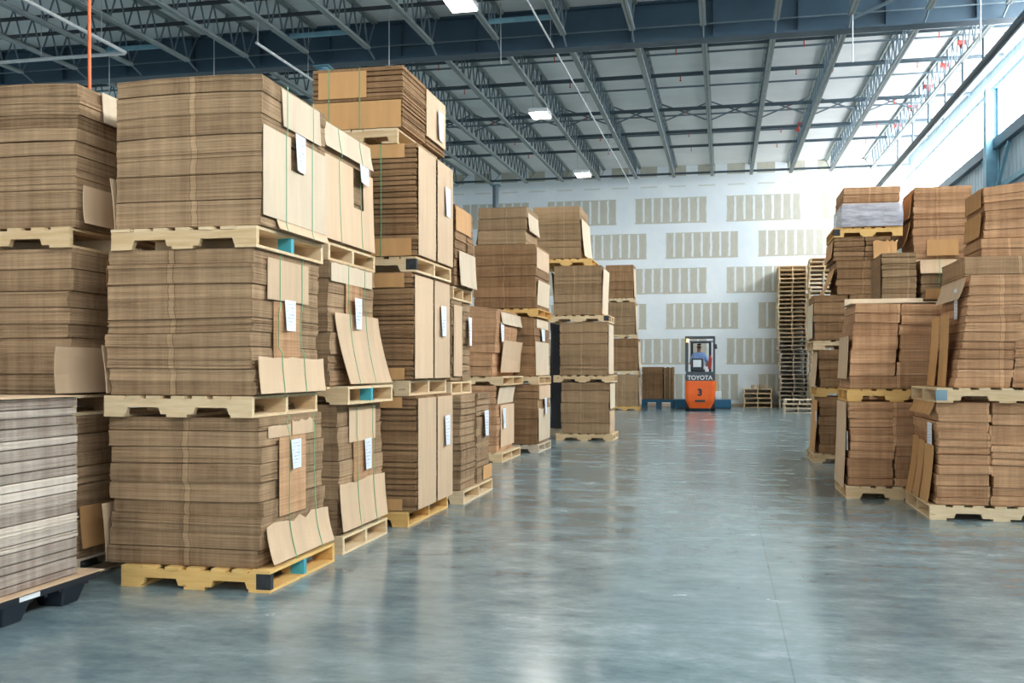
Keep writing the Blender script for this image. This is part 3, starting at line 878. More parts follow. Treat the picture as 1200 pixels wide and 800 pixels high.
# --- stack F
wh = 'slumped stack in mid left row'
pallet(-4.25, -3.12, 14.05, 15.4, 0, 'pale pine pallet on the floor under the ' + wh, rz=0)
b = Bale(-4.3, -3.22, 14.1, 15.2, PH + .002, 1.11, 'bottom orange-brown bale with a perforated white sheet, ' + wh, LG, 'edge_warm', seed=61, bh=.1, st=.011)
b.cover('R', 14.15, 15.25, .84, 1.09, 'face_white', flare1=.04); b.label('R', 14.5, .62, .25, .3)
b.cover('R', 14.3, 15.25, .2, .82, 'face')
pallet(-4.25, -3.12, 14.1, 15.6, 1.112, 'pale pine pallet below the upper bale of the ' + wh, rz=0)
b = Bale(-4.3, -3.28, 14.1, 15.60, 1.245, 2.29, 'upper orange-brown bale leaning toward the aisle, ' + wh, LG, 'edge_warm', seed=62, bh=.19, st=.011, lean=(.05, 0), jit=.03, top_tilt=(-.12, 0))
b.cover('R', 14.4, 15.8, 1.30, 1.78, 'face', flare1=.05); b.cover('R', 14.35, 15.8, 2.02, 2.2, 'face_white', flare0=.03)
b.label('R', 14.4, 1.9, .25, .28)

# --- stack G
wh = 'tall stack past the slumped one'
pallet(-3.95, -2.9, 15.78, 16.95, 0, 'dark pine pallet on the floor under the ' + wh, 'pine_grey', rz=0)
b = Bale(-3.98, -2.92, 15.8, 16.9, PH + .002, 1.10, 'bottom grey-brown bale with a pale aisle side, ' + wh, LG, 'edge_brown', seed=71, bh=.14, st=.012)
b.cover('R', 15.85, 16.9, .18, .72, 'face_white', rag=.03); b.cover('R', 15.85, 16.9, .86, 1.08, 'face'); b.label('R', 16.4, .74, .25, .27)
pallet(-3.95, -2.9, 15.8, 16.95, 1.102, 'pale pine pallet below the second bale of the ' + wh, rz=0)
b = Bale(-3.98, -2.98, 15.84, 17.3, 1.235, 2.20, 'second bale up with a pale upright cover, ' + wh, LG, 'edge_brown', seed=72, bh=.16, st=.012)
b.cover('R', 15.85, 17.1, 1.25, 1.80, 'face_white', skew=.05); b.cover('R', 16.0, 17.1, 2.03, 2.17, 'face_white'); b.label('R', 16.5, 1.92, .35, .2)
pallet(-3.95, -2.92, 15.8, 17.1, 2.202, 'pale pine pallet below the third bale of the ' + wh, 'pine_gold', rz=0)
b = Bale(-3.97, -2.95, 15.8, 17.1, 2.335, 3.37, 'third bale up, wide and dark brown, ' + wh, LG, 'edge_brown', seed=73, bh=.17, st=.012)
b.cover('R', 15.9, 17.0, 2.4, 2.8, 'face_white', flare1=.02); b.cover('R', 15.85, 17.0, 3.0, 3.33, 'face')
b = Bale(-3.92, -3.12, 15.82, 16.85, 3.372, 3.98, 'top bale set directly on the wide bale, ' + wh, LG, 'edge_olive', seed=74, bh=.18, st=.012)
b.cover('R', 15.9, 16.8, 3.6, 3.9, 'face_white', flare0=.03); b.cover('L', 15.9, 16.8, 3.4, 3.7, 'face', flare0=.04)

# --- stack H
wh = 'left stack jutting farthest into aisle'
pallet(-3.1, -2.02, 18.68, 19.7, 0, 'pine pallet on the floor under the ' + wh, rz=0)
b = Bale(-3.0, -2.09, 18.7, 19.65, PH + .002, 1.10, 'bottom striped brown bale, ' + wh, LG, 'edge_olive', seed=81, bh=.2, st=.013)
b.cover('R', 18.75, 19.6, .15, .55, 'face'); b.cover('R', 18.75, 19.6, .6, 1.08, 'face_white')
pallet(-3.15, -2.04, 18.68, 19.7, 1.102, 'pine pallet below the second bale of the ' + wh, rz=0)
b = Bale(-3.03, -2.12, 18.7, 19.65, 1.235, 2.24, 'second bale up, striped brown, ' + wh, LG, 'edge_olive', seed=82, bh=.2, st=.013)
b.cover('R', 18.75, 19.6, 1.26, 2.2, 'face_white')
pallet(-3.25, -2.1, 18.68, 19.7, 2.242, 'pine pallet below the third bale of the ' + wh, rz=0, marks=((0, 1, 'paint_black'),))
b = Bale(-3.14, -2.24, 18.7, 19.75, 2.375, 3.31, 'third bale up, striped brown, ' + wh, LG, 'edge_olive', seed=83, bh=.2, st=.013)
b.cover('R', 18.75, 19.7, 2.4, 3.25, 'face_white', flare1=.03); b.cover('L', 18.75, 19.7, 2.5, 3.2, 'face_white', flare1=.05)
pallet(-3.4, -2.42, 18.7, 19.8, 3.312, 'golden pine pallet below the top bale of the ' + wh, 'pine_gold', rz=0)
b = Bale(-3.52, -2.62, 18.7, 19.9, 3.445, 4.44, 'top bale, shifted left on its pallet, ' + wh, LG, 'edge_olive', seed=84, bh=.18, st=.013, lean=(-.04, 0))
b.cover('R', 18.72, 19.9, 3.5, 4.2, 'face_white', flare0=.06); b.cover('L', 18.75, 19.7, 3.46, 3.95, 'face', flare0=.03)

t = thing('shade_block', (-2.95, 20.75, 0), 'added black block for the shaded gap left of the stack jutting into the aisle', 'shade block')  # added block, dark stand-in for shadowed bales behind the gap
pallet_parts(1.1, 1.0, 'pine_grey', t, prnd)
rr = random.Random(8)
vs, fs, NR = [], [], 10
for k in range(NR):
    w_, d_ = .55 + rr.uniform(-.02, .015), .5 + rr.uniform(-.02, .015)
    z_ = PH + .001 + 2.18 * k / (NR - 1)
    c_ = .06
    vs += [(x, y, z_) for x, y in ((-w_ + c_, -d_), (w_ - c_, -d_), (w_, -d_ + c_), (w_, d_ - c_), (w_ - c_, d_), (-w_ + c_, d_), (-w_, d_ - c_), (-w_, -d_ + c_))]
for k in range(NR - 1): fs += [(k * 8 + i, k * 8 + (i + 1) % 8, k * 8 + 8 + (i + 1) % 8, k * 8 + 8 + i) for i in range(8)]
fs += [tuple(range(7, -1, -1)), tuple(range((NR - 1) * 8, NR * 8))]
MB().add(vs, fs).build('film', 'gap_shade_black', t)  # plain black shell, the gap's shade put into its colour
# --- stack I
wh = 'farthest left stack by back wall'
zz = [(PH + .002, 1.17), (1.305, 2.36), (2.495, 3.55), (3.685, 4.78)]
for k, (z0, z1) in enumerate(zz):
    nm = ['bottom', 'second', 'third', 'topmost'][k]
    x0 = [-3.62, -3.64, -3.72, -3.78][k]
    pallet(x0, x0 + .92, 32.8, 33.8, z0 - PH - .002 + (.0 if k == 0 else .001), ('floor pallet' if k == 0 else 'pine pallet') + ' below the %s bale of the %s' % (nm, wh), 'pine' if k else 'pine_gold', rz=0)
    b = Bale(x0, x0 + .90, 32.8, 33.75, z0, z1, '%s striped brown bale in the %s' % (nm, wh), LG, 'edge_brown' if k % 2 else 'edge_olive', seed=91 + k, bh=.25, st=.02)
    b.cover('R', 32.85, 33.7, z0 + .05, z1 - .1, 'face_white', flare0=.03)

# --- right side: stack R3 nearest
wh = 'nearest stack right of aisle'
pallet(1.82, 3.02, 9.53, 10.75, 0, 'pale pine pallet on the floor under the ' + wh, 'pine', rz=0)
b = Bale(1.89, 2.93, 9.56, 10.70, PH + .002, 1.05, 'lower reddish two-column bale with boards at its left, ' + wh, RG, 'edge_warm', seed=101, bh=.085, st=.006, split=('x', .43), gapw=.015, jit=.016, wav=.007)
b.cover('L', 9.62, 10.0, .14, .66, 'face_orange', flare0=.05); b.cover('L', 10.02, 10.3, .14, .68, 'face_orange', flare0=.06); b.cover('L', 10.32, 10.6, .14, .7, 'face_orange', flare0=.07)
b.cover('L', 9.62, 10.6, .94, 1.05, 'face_orange', flare0=.05)
b.label('L', 9.80, .74, .2, .24, curl=0)
pallet(1.87, 3.05, 9.50, 10.72, 1.052, 'whitish pine pallet below the leaning bale of the ' + wh, 'pine', rz=0, marks=((0, -1, 'paint_slate'),))
b = Bale(2.02, 3.02, 9.56, 10.68, 1.185, 2.19, 'upper reddish two-column bale leaning right, ' + wh, RG, 'edge_warm', seed=102, bh=.085, st=.006, split=('x', .47), gapw=.015, lean=(.15, 0), jit=.016, wav=.008)
b.cover('L', 9.75, 10.1, 1.19, 1.85, 'face_orange', flare0=.03, skew=0); b.cover('L', 10.15, 10.5, 1.19, 1.85, 'face_orange', flare0=.05)
b.cover('L', 9.60, 10.6, 1.98, 2.17, 'face', flare0=.06); b.label('L', 9.85, 1.95, .12, .28, curl=0)
# R2
wh = 'second stack right of aisle'
pallet(1.26, 2.26, 10.90, 11.95, 0, 'pale pine pallet on the floor under the ' + wh, 'pine', rz=0)
b = Bale(1.29, 2.22, 10.93, 11.90, PH + .002, 1.01, 'lower brown two-column bale with a tall tan left cover, ' + wh, RG, 'edge_warm', seed=111, bh=.085, st=.006, split=('x', .48), gapw=.015, jit=.014, wav=.007)
b.cover('L', 11.0, 11.85, .10, 1.0, 'face', flare0=.03); b.label('L', 11.0, .6, .14, .2, curl=0)
pallet(1.28, 2.26, 10.92, 11.9, 1.012, 'pine pallet between the two bales of the ' + wh, 'pine_gold', rz=R(-.6), marks=((0, 1, 'paint_black'),))
b = Bale(1.30, 2.22, 10.93, 11.88, 1.145, 2.03, 'upper brown two-column bale under a white top sheet, ' + wh, RG, 'edge_warm', seed=112, bh=.13, st=.006, split=('x', .49), gapw=.015, lean=(.06, 0), jit=.02, top_tilt=(-.02, 0))
b.cover('L', 10.98, 11.8, 1.25, 1.7, 'face', flare0=.02); b.cover('B', 1.36, 2.2, 1.8, 2.15, 'face_white')
ts = link('top_sheet', [(-.44, -.46, .893), (.48, -.47, .896), (.50, .47, .90), (-.43, .47, .91), (-.44, -.46, .899), (.48, -.47, .902), (.50, .47, .906), (-.43, .47, .916)],
          [(0, 3, 2, 1), (4, 5, 6, 7), (0, 1, 5, 4), (1, 2, 6, 5), (2, 3, 7, 6), (3, 0, 4, 7)], 'face_white', b.root)
# R1
wh = 'third stack right of aisle'
pallet(1.27, 2.35, 14.97, 16.0, 0, 'pale pine pallet on the floor under the ' + wh, rz=0)
b = Bale(1.37, 2.3, 15.0, 15.95, PH + .002, .95, 'bottom dark brown bale with an orange left cover, ' + wh, RG, 'edge_brown', seed=121, bh=.14, st=.01, jit=.02)
b.cover('L', 15.05, 15.9, .15, .9, 'face_orange', flare0=.04); b.label('L', 15.1, .62, .16, .24, curl=0)
pallet(1.33, 2.35, 15.0, 15.95, .952, 'golden pine pallet below the second bale of the ' + wh, 'pine_gold', rz=0)
b = Bale(1.37, 2.3, 15.0, 15.95, 1.085, 1.63, 'second bale up, dark and loosely stacked, ' + wh, RG, 'edge_brown', seed=122, bh=.13, st=.01, jit=.03)
b.cover('L', 15.05, 15.9, 1.1, 1.6, 'face', flare0=.04)
pallet(1.28, 2.3, 15.0, 15.95, 1.632, 'pale pine pallet below the third bale of the ' + wh, rz=0)
b = Bale(1.30, 2.28, 15.0, 15.95, 1.765, 2.42, 'third bale up, reddish brown, ' + wh, RG, 'edge_brown', seed=123, bh=.13, st=.01, jit=.012, split=('x', .48))
b.cover('L', 15.05, 15.9, 1.8, 2.3, 'face_white', flare0=.01); b.label('L', 15.2, 1.95, .14, .3, curl=0)
b = Bale(1.60, 2.16, 15.0, 15.95, 2.422, 2.90, 'fourth bale up, narrow with strapped front, ' + wh, RG, 'edge_brown', seed=124, bh=.13, st=.01, jit=.02)
b.cover('L', 15.02, 15.9, 2.43, 2.8, 'face_orange', flare0=.16, off=.02); b.label('L', 15.1, 2.62, .16, .24, off=.16, curl=0)
b = Bale(1.56, 2.34, 15.0, 16.0, 2.902, 3.245, 'fifth bale up with ragged flap, below the wrapped load, ' + wh, RG, 'edge_brown', seed=125, bh=.075, st=.01, jit=.012, split=('x', .55))
b.cover('L', 15.02, 15.9, 2.95, 3.2, 'face_orange', flare0=.03); b.cover('F', 2.1, 2.42, 2.93, 3.2, 'face_orange', flare0=.03, rag=.04)
pallet(1.56, 2.50, 14.98, 16.0, 3.247, 'golden pine pallet below the plastic wrapped load, ' + wh, 'pine_gold', rz=0, marks=((0, -1, 'paint_black'),))
b = Bale(1.70, 2.47, 15.0, 16.0, 3.38, 3.96, 'topmost bale partly wrapped in grey plastic film, ' + wh, RG, 'edge_warm', seed=126, bh=.12, st=.01, jit=.010)
w, d = .40, .525
link('stretch_wrap', [(sx * w * k, sy * d * k, z) for z, k in ((.01, 1.03), (.16, 1.05), (.34, 1.02)) for sx, sy in ((-1, -1), (1, -1), (1, 1), (-1, 1))],
     [(q * 4 + i, q * 4 + (i + 1) % 4, q * 4 + 4 + (i + 1) % 4, q * 4 + 4 + i) for q in (0, 1) for i in range(4)], 'wrap', b.root)
# deeper right-hand stacks
hid = 'cardboard bale low in a deep right-hand stack, hidden behind the front stacks'
hidp = 'wooden pallet low in a deep right-hand stack, hidden behind the front stacks'
HG, HPG = 'buried bales of the deep right stacks', 'buried pallets of the deep right stacks'
def base(x0, x1, y0, y1, levels, seed):
    z = 0
    for k, h in enumerate(levels):
        pallet(x0, x1, y0, y1, z, hidp, 'pine', HPG, rz=0)
        Bale(x0 + .02, x1 - .02, y0 + .02, y1 - .02, z + PH + .002, z + PH + .002 + h, hid, HG, 'edge_warm', seed=seed + k, bh=.2, st=.02)
        z += PH + .004 + h
    return z
z = base(1.80, 2.68, 12.4, 13.3, [.92, .96], 300)
b = Bale(1.84, 2.22, 12.4, 13.3, z + .002, 2.72, 'narrow olive-brown bale with smooth front, behind the white top sheet', RG, 'edge_olive', seed=131, bh=.07, st=.009, jit=.006)
b.cover('L', 12.42, 13.2, z + .02, 2.7, 'edge_brown', rag=.02)
b = Bale(2.27, 2.66, 12.4, 13.3, z + .002, 2.63, 'narrow brown bale under a folded tan sheet, left of the leaning bale', RG, 'edge_olive', seed=132, bh=.09, st=.009, jit=.008)
b.cover('F', 2.26, 2.66, 2.47, 2.63, 'face', flare0=.03); b.strap('F', 2.47)
b.cover('F', 2.32, 2.66, z + .02, z + .14, 'face_orange')
z = base(2.46, 3.46, 11.15, 12.25, [1.04], 310)
b = Bale(2.46, 3.50, 11.15, 12.25, z + PH + .002, 2.52, 'grey-brown wide bale behind the upper leaning reddish bale', RG, 'edge_grey', seed=133, bh=.19, st=.009)
pallet(2.46, 3.46, 11.15, 12.25, z, hidp, 'pine', HPG, rz=0)
z = base(2.64, 3.46, 15.0, 15.95, [1.22, 1.28], 320)
pallet(2.64, 3.46, 15.0, 15.95, z, hidp, 'pine', HPG, rz=0)
b = Bale(2.66, 3.42, 15.0, 15.95, z + PH + .002, 3.93, 'tall strapped brown bale with a folded tan flap below', RG, 'edge_warm', seed=134, bh=.10, st=.009, jit=.012)
b.cover('L', 15.05, 15.9, 3.1, 3.45, 'face_orange', flare0=.09, off=.02); b.cover('L', 15.05, 15.9, 3.5, 3.85, 'face_orange', flare0=.04)
b.cover('F', 2.82, 3.24, 2.95, 3.18, 'face_orange', flare0=.02)
z = base(3.04, 3.9, 13.0, 13.9, [1.1, 1.18], 330)
b = Bale(3.06, 3.9, 13.0, 13.9, z + .002, 2.93, 'low bale under the far right top bale', RG, 'edge_warm', seed=135, bh=.11, st=.009)
b = Bale(3.11, 3.9, 13.0, 13.9, 2.932, 3.60, 'top bale at the right edge below the steel column', RG, 'edge_warm', seed=136, bh=.11, st=.009, top_tilt=(.10, 0), jit=.012)
b.cover('L', 13.05, 13.85, 2.96, 3.25, 'face_orange', flare0=.02, off=.02); b.cover('L', 13.05, 13.85, 3.32, 3.55, 'face_orange', off=.01)

# --- foreground load on black plastic pallet
t = thing('plastic_pallet', (-4.25, 4.6, 0), 'black plastic pallet on the floor at the lower left corner', 'pallet')
mb = MB().box(-.62, .62, -.70, .70, .115, .15)
for k in range(-5, 6): mb.box(-.60, .60, k * .12 - .012, k * .12 + .012, .095, .1155)
mb.build('deck', 'black_plastic', t)
for x in (-.5, 0, .5):
    for y in (-.56, 0, .48):
        mb = MB()
        w0, w1 = .075, .11
        mb.add([(x - w0, y - w0, 0), (x + w0, y - w0, 0), (x + w0, y + w0, 0), (x - w0, y + w0, 0), (x - w1, y - w1, .116), (x + w1, y - w1, .116), (x + w1, y + w1, .116), (x - w1, y + w1, .116)],
               [(0, 3, 2, 1), (4, 5, 6, 7), (0, 1, 5, 4), (1, 2, 6, 5), (2, 3, 7, 6), (3, 0, 4, 7)])
        mb.build('foot', 'black_plastic', t, bevel=.012)
MB().box(.6205, .624, .0, .16, .12, .145).build('sticker', 'white_plastic', t)
b = Bale(-4.85, -3.68, 3.92, 5.15, .158, 1.19, 'pale grey banded stack of cardboard sheets on the black plastic pallet', LG, 'edge_pale', seed=141, bh=.055, st=.006, jit=.005, drift=.003)
link('slip_sheet', [(x, y, z) for z in (-.006, -.001) for x, y in ((-.60, -.66), (.645, -.66), (.645, .79), (-.60, .79))],
     [(0, 3, 2, 1), (4, 5, 6, 7), (0, 1, 5, 4), (1, 2, 6, 5), (2, 3, 7, 6), (3, 0, 4, 7)], 'face', b.root)
link('top_sheet', [(x, y, z) for z in (1.034, 1.040) for x, y in ((-.59, -.62), (.60, -.62), (.60, .635), (-.59, .635))],
     [(0, 3, 2, 1), (4, 5, 6, 7), (0, 1, 5, 4), (1, 2, 6, 5), (2, 3, 7, 6), (3, 0, 4, 7)], 'face', b.root)

# ------------------------------------------------------------------ far pallet stacks
def far_pallet_mesh(W, D, hh):
    mb = MB()
    t = .018; hs = hh - 2 * t - .002
    for y in (-D / 2 + .02, 0, D / 2 - .02): mb.box(-W / 2, W / 2, y - .019, y + .019, t, t + hs)
    for x in (-W / 2 + .02, 0, W / 2 - .02): mb.box(x - .022, x + .022, -D / 2, D / 2, t, t + hs)
    return mb, t, hs
def tall_stack(cx, cy, W, D, n, z0, z1, where, mat, seed):
    r = random.Random(seed)
    hh = (z1 - z0) / n
    src = None
    for i in range(n):
        if src is None or (n == 34 and i == 16):
            mb = MB(); t = .02; hs = hh - 2 * t - .002
            for x in (-W / 2 + .02, 0, W / 2 - .02): mb.box(x - .02, x + .02, -D / 2, D / 2, t, t + hs)
            for k in range(7):
                y = -D / 2 + .065 + (D - .13) * k / 6
                mb.box(-W / 2, W / 2, y - .065, y + .065, t + hs, 2 * t + hs)
            for k in range(5):
                y = -D / 2 + .065 + (D - .13) * k / 4
                mb.box(-W / 2, W / 2, y - .065, y + .065, 0, t)
            o = mb.build('wooden_pallet', mat if i == 0 else 'pine'); src = o
        else:
            o = src.copy(); C.objects.link(o)
        low = z0 + hh * i < 1.9
        o.location = (cx + (.05 if low and n > 20 else 0) + r.uniform(-.025, .025), cy + r.uniform(-.03, .03), z0 + hh * i + .001)
        o.rotation_euler = (0, 0, R(r.uniform(-1.2, 1.2)))
        tag(o, 'bare wooden pallet, %s from floor in the %s' % (ORD[i], where), 'pallet', 'pallets of the ' + where)
tall_stack(2.36, 36.35, .94, 1.15, 34, 0, 4.93, 'tall bare stack by the back wall', 'pine_grey', 1)
tall_stack(3.28, 34.7, .95, 1.0, 36, 0, 5.02, 'tall stack half hidden by right bales', 'pine', 2)
tall_stack(1.22, 36.45, .96, .95, 4, 0, .66, 'low pile beside the tall bare stack', 'pine', 3)
for k, (x, r_) in enumerate(((1.05, .1), (1.25, -.15), (1.45, .12))):
    s = MB().box(-.03, .03, -.3, .3, 0, .14).build('wood_block', 'pine_grey')
    s.location = (x, 36.4, .664); s.rotation_euler = (0, 0, r_)
    tag(s, 'broken wood block lying on the low pallet pile, %s from the left' % ORD[k], 'wood block', 'wood blocks on the low pallet pile')
tall_stack(2.30, 32.4, .84, .9, 3, 0, .41, 'small bleached pile before tall bare stack', 'face_white', 4)

# ------------------------------------------------------------------ by the back wall
t = thing('plastic_pallet', (-2.2, 35.4, 0), 'blue pallet under the dark standing sheets by the back wall', 'pallet')
MB().box(-.58, .58, -.5, .5, .20, .30).build('deck', 'blue_plastic', t, bevel=.01)
for x in (-.5, 0, .5):
    MB().box(x - .07, x + .07, -.48, .48, 0, .20).build('runner', 'blue_plastic', t)
b = Bale(-2.76, -2.05, 34.95, 35.85, .302, 1.43, 'dark brown bale on the blue pallet left of the forklift', LG, 'edge_brown', seed=151, bh=.3, st=.02)
for k in range(4):
    s = MB().box(-.035, .035, -.42, .42, 0, 1.10 + .02 * (k % 2)).build('standing_board', 'edge_brown' if k % 2 else 'edge_olive')
    s.location = (-1.97 + k * .085, 35.4, .303)
    tag(s, 'upright cardboard slab beside the dark bale on the blue pallet, %s from the left' % ORD[k], 'slab', 'upright slabs on the blue pallet')
t = thing('blue_dock_box', (-.66, 35.1, 0), 'low blue steel platform on the floor behind the forklift', 'platform')
MB().box(-.92, .94, -.45, .45, .03, .30).build('body', 'blue_plastic', t, bevel=.015)
MB().box(-.90, .92, -.43, .43, .0, .03).build('skirt', 'dark_steel', t)
MB().box(-.90, .92, -.40, .40, .302, .312).build('lid', 'blue_plastic', t)
t = MB().box(-.1, .12, -.12, .12, 0, .28).build('white_tub', 'white_plastic', bevel=.03); t.location = (-.16, 34.85, .314)
tag(t, 'white tub standing on the blue platform right of the forklift', 'tub')
s = MB().bar((0, 0, 0), (0, 0, .34), .07, 12).build('cardboard_roll', 'face_orange'); s.location = (-.24, 34.85, .5955)
tag(s, 'brown roll standing on the white tub right of the forklift', 'roll')

# ------------------------------------------------------------------ forklift
fx, fy = -.715, 32.4
t = thing('forklift', (fx, fy, 0), 'orange stand-up forklift seen from behind at the end of the aisle', 'forklift')
mb = MB()
W0, W1 = .36, .47
prof = [(.10, W0, .06), (.34, W1 - .02, .0), (.55, W1, -.01), (.98, W1, .01)]
vs, fs = [], []
for z, w, y in prof:
    c = .10
    ring = [(-w + c, y), (w - c, y), (w - c * .3, y + c * .3), (w, y + c), (w, .72), (-w, .72), (-w, y + c), (-w + c * .3, y + c * .3)]
    vs += [(p[0], p[1], z) for p in ring]
for q in range(3): fs += [(q * 8 + i, q * 8 + (i + 1) % 8, q * 8 + 8 + (i + 1) % 8, q * 8 + 8 + i) for i in range(8)]
fs += [tuple(range(7, -1, -1)), tuple(range(24, 32))]
body = mb.add(vs, fs).build('counterweight', 'orange', t)
MB().box(-.16, .16, -.006, .03, .30, .37).build('vent_slot', 'dark_steel', body)
mb = MB()
mb.prism([(-.46, .982), (.46, .982), (.47, 1.10), (.44, 1.27), (-.44, 1.27), (-.47, 1.10)], 'y', .015, .60)
hood = mb.build('hood', 'charcoal', t, bevel=.012)
def text(body_, s, loc, mat, parent, name='lettering'):
    cu = bpy.data.curves.new(name, 'FONT'); cu.body = body_; cu.size = s; cu.align_x = 'CENTER'; cu.align_y = 'CENTER'
    cu.extrude = .004; cu.offset = .004 if s < .25 else .014; cu.materials.append(M[mat])
    tmp = bpy.data.objects.new(name, cu); C.objects.link(tmp)
    me = bpy.data.meshes.new_from_object(tmp.evaluated_get(bpy.context.evaluated_depsgraph_get()))
    bpy.data.objects.remove(tmp)
    me.transform(Matrix.Translation(loc) @ Matrix.Rotation(R(90), 4, 'X'))
    me.materials.clear(); me.materials.append(M[mat])
    o = bpy.data.objects.new(name, me); C.objects.link(o); o.parent = parent
    return o
text('TOYOTA', .19, (0, .010, 1.075), 'white_plastic', hood)
text('3', .30, (0, -.012, .60), 'dark_steel', body, 'number')
for sx in (-1, 1):
    MB().box(sx * .44 - .03, sx * .44 + .03, .08, .15, 1.27, 2.36).build('guard_post', 'charcoal', t)
    MB().box(sx * .44 - .03, sx * .44 + .03, 1.25, 1.32, .30, 2.36).build('guard_post', 'charcoal', t)
mb = MB().box(-.47, .47, .06, 1.34, 2.36, 2.41)
mb.build('guard_roof', 'charcoal', t)
MB().box(-.41, .41, .10, .14, 2.22, 2.26).build('guard_crossbar', 'charcoal', t)
MB().box(-.27, .10, .20, .30, 1.27, 1.70).build('back_rest', 'dark_steel', t, bevel=.03)
MB().box(-.22, .04, .17, .195, 1.42, 1.65).build('white_sign', 'white_plastic', t)
MB().bar((-.39, .02, 2.21), (-.39, .02, 2.33), .05, 12, .04).build('beacon', 'beacon', t)
MB().bar((.30, .25, 1.36), (.33, .25, 1.72), .055, 10).bar((.33, .25, 1.72), (.33, .25, 1.80), .025, 8).build('red_canister', 'red', t)
MB().bar((.47, .11, 2.15), (.50, .11, 2.0), .05, 10).build('side_mirror', 'dark_steel', t)
MB().box(-.45, .45, .725, 1.30, .10, .30).build('platform', 'dark_steel', t)
MB().box(-.40, .40, .74, 1.22, .30, .40).build('foot_mat', 'tyre', t)
for sx in (-1, 1):
    MB().bar((sx * .34, .25, .16), (sx * .47, .25, .16), .16, 18).build('wheel', 'tyre', t)
    MB().bar((sx * .34, 1.35, .17), (sx * .47, 1.35, .17), .17, 18).build('wheel', 'tyre', t)
MB().box(-.40, .40, 1.31, 1.50, .30, 1.15).build('front_cowl', 'charcoal', t, bevel=.02)
mb = MB()
for sx in (-1, 1): mb.box(sx * .30 - .04, sx * .30 + .04, 1.55, 1.65, .06, 2.30)
mb.box(-.30, .30, 1.56, 1.62, 2.22, 2.30).box(-.30, .30, 1.56, 1.62, .5, .58).build('mast', 'dark_steel', t)
for sx in (-1, 1): MB().box(sx * .2 - .05, sx * .2 + .05, 1.66, 1.71, .06, .6).box(sx * .2 - .05, sx * .2 + .05, 1.71, 2.15, .06, .10).build('fork', 'dark_steel', t)

# operator
p = thing('person', (fx - .05, fy + .90, .402), 'person in a blue shirt and dark cap driving the forklift, back turned', 'person')
def skin_mesh(name, pts, edges, mat, parent, sub=1):
    me = bpy.data.meshes.new(name)
    me.from_pydata([q[0] for q in pts], edges, [])
    o = bpy.data.objects.new(name, me); C.objects.link(o)
    m = o.modifiers.new('skin', 'SKIN')
    sv = me.skin_vertices[0].data
    for i, q in enumerate(pts):
        sv[i].radius = q[1] if isinstance(q[1], tuple) else (q[1], q[1])
        sv[i].use_root = (i == 0)
    s_ = o.modifiers.new('sub', 'SUBSURF'); s_.levels = sub; s_.render_levels = sub
    dg = bpy.context.evaluated_depsgraph_get()
    new = bpy.data.meshes.new_from_object(o.evaluated_get(dg))
    bpy.data.objects.remove(o)
    for pl in new.polygons: pl.use_smooth = True
    new.materials.clear(); new.materials.append(M[mat])
    o = bpy.data.objects.new(name, new); C.objects.link(o); o.parent = parent
    return o
# one continuous body facing +y, hands on the controls ahead
pts = [((0, 0, .95), (.15, .10)), ((0, .02, 1.15), (.14, .10)), ((0, .02, 1.36), (.17, .11)), ((0, .03, 1.48), (.09, .08)), ((0, .05, 1.55), (.052, .052)), ((0, .07, 1.62), (.07, .085)), ((0, .08, 1.72), (.075, .095)), ((0, .08, 1.79), (.055, .06)),
       ((-.17, .02, 1.42), .062), ((-.27, .06, 1.18), .047), ((-.24, .27, 1.06), .036), ((-.23, .34, 1.07), .03),
       ((.17, .02, 1.42), .062), ((.28, .06, 1.18), .047), ((.25, .27, 1.06), .036), ((.24, .34, 1.07), .03),
       ((-.10, 0, .88), .095), ((-.12, .02, .48), .062), ((-.12, -.01, .08), .042), ((-.12, .12, .04), .036),
       ((.10, 0, .88), .095), ((.12, .02, .48), .062), ((.12, -.01, .08), .042), ((.12, .12, .04), .036)]
ed = [(0, 1), (1, 2), (2, 3), (3, 4), (4, 5), (5, 6), (6, 7), (2, 8), (8, 9), (9, 10), (10, 11), (2, 12), (12, 13), (13, 14), (14, 15), (0, 16), (16, 17), (17, 18), (18, 19), (0, 20), (20, 21), (21, 22), (22, 23)]
skin_mesh('body', pts, ed, 'skin', p, 2)
for sx in (-1, 1):
    for k in range(4):
        bx = sx * .235 + (k - 1.5) * .019
        L = (.052, .062, .058, .045)[k]
        skin_mesh('finger', [((bx, .355, 1.075), .009), ((bx, .355 + L * .6, 1.085), .0085), ((bx, .355 + L, 1.062), .0075)], [(0, 1), (1, 2)], 'skin', p, 1)
    skin_mesh('thumb', [((sx * .235 - sx * .03, .33, 1.075), .010), ((sx * .235 - sx * .055, .36, 1.085), .009), ((sx * .235 - sx * .05, .385, 1.075), .008)], [(0, 1), (1, 2)], 'skin', p, 1)
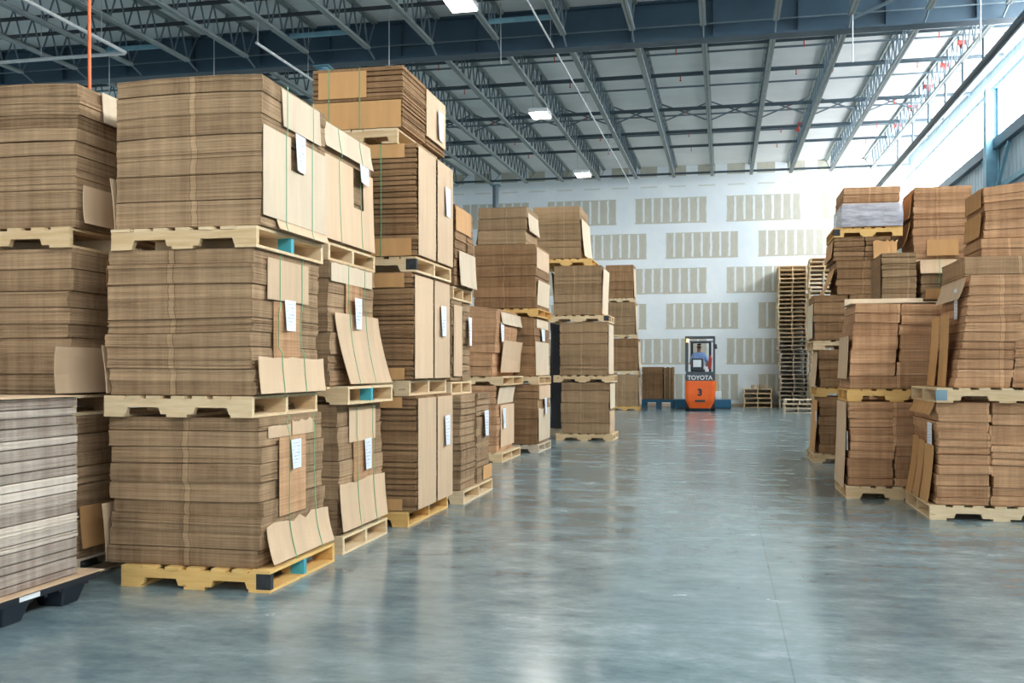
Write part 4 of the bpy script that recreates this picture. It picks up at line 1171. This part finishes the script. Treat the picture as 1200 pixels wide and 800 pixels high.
skin_mesh('shirt', [((0, 0, .93), (.19, .135)), ((0, .02, 1.15), (.19, .14)), ((0, .02, 1.36), (.22, .15)), ((0, .03, 1.48), (.12, .10)), ((-.17, .02, 1.42), .09), ((-.27, .06, 1.18), .068), ((.17, .02, 1.42), .09), ((.28, .06, 1.18), .068)],
          [(0, 1), (1, 2), (2, 3), (2, 4), (4, 5), (2, 6), (6, 7)], 'shirt', p, 2)
skin_mesh('trousers', [((0, 0, .93), (.165, .12)), ((-.10, 0, .86), .11), ((-.12, .02, .48), .08), ((-.12, -.01, .12), .062), ((.10, 0, .86), .11), ((.12, .02, .48), .08), ((.12, -.01, .12), .062)],
          [(0, 1), (1, 2), (2, 3), (0, 4), (4, 5), (5, 6)], 'trousers', p, 2)
for sx in (-1, 1):
    skin_mesh('shoe', [((sx * .12, -.05, .045), .045), ((sx * .12, .06, .045), .048), ((sx * .12, .17, .036), .036)], [(0, 1), (1, 2)], 'cap', p, 2)
skin_mesh('cap', [((0, .06, 1.73), (.095, .11)), ((0, .065, 1.80), (.07, .085))], [(0, 1)], 'cap', p, 2)
skin_mesh('hair', [((0, .045, 1.61), (.07, .055)), ((0, .045, 1.72), (.084, .07))], [(0, 1)], 'cap', p, 2)
MB().box(-.06, .06, .16, .26, 1.735, 1.745).build('cap_brim', 'cap', p)
for sx in (-1, 1):
    skin_mesh('ear', [((sx * .078, .08, 1.66), .014), ((sx * .088, .07, 1.69), .016)], [(0, 1)], 'skin', p, 1)
skin_mesh('nose', [((0, .165, 1.69), .012), ((0, .182, 1.655), .016)], [(0, 1)], 'skin', p, 1)
MB().box(-.025, .025, .16, .168, 1.615, 1.622).build('mouth', 'red', p)
for sx in (-1, 1):
    MB().bar((sx * .032, .155, 1.70), (sx * .032, .168, 1.70), .011, 8).build('eye', 'cap', p)

# ------------------------------------------------------------------ light from outside, view settings
w = bpy.data.worlds.new('sky'); bpy.context.scene.world = w; w.use_nodes = True
bg = w.node_tree.nodes['Background']
bg.inputs['Color'].default_value = (.86, .93, 1, 1); bg.inputs['Strength'].default_value = 1.6
sc = bpy.context.scene
sc.view_settings.view_transform = 'Standard'
sc.view_settings.look = 'None'
sc.view_settings.gamma = 1
sc.view_settings.use_curve_mapping = False
sc.view_settings.exposure = 0.49
sc.cycles.use_denoising = True
sc.cycles.max_bounces = 8
sc.cycles.diffuse_bounces = 5
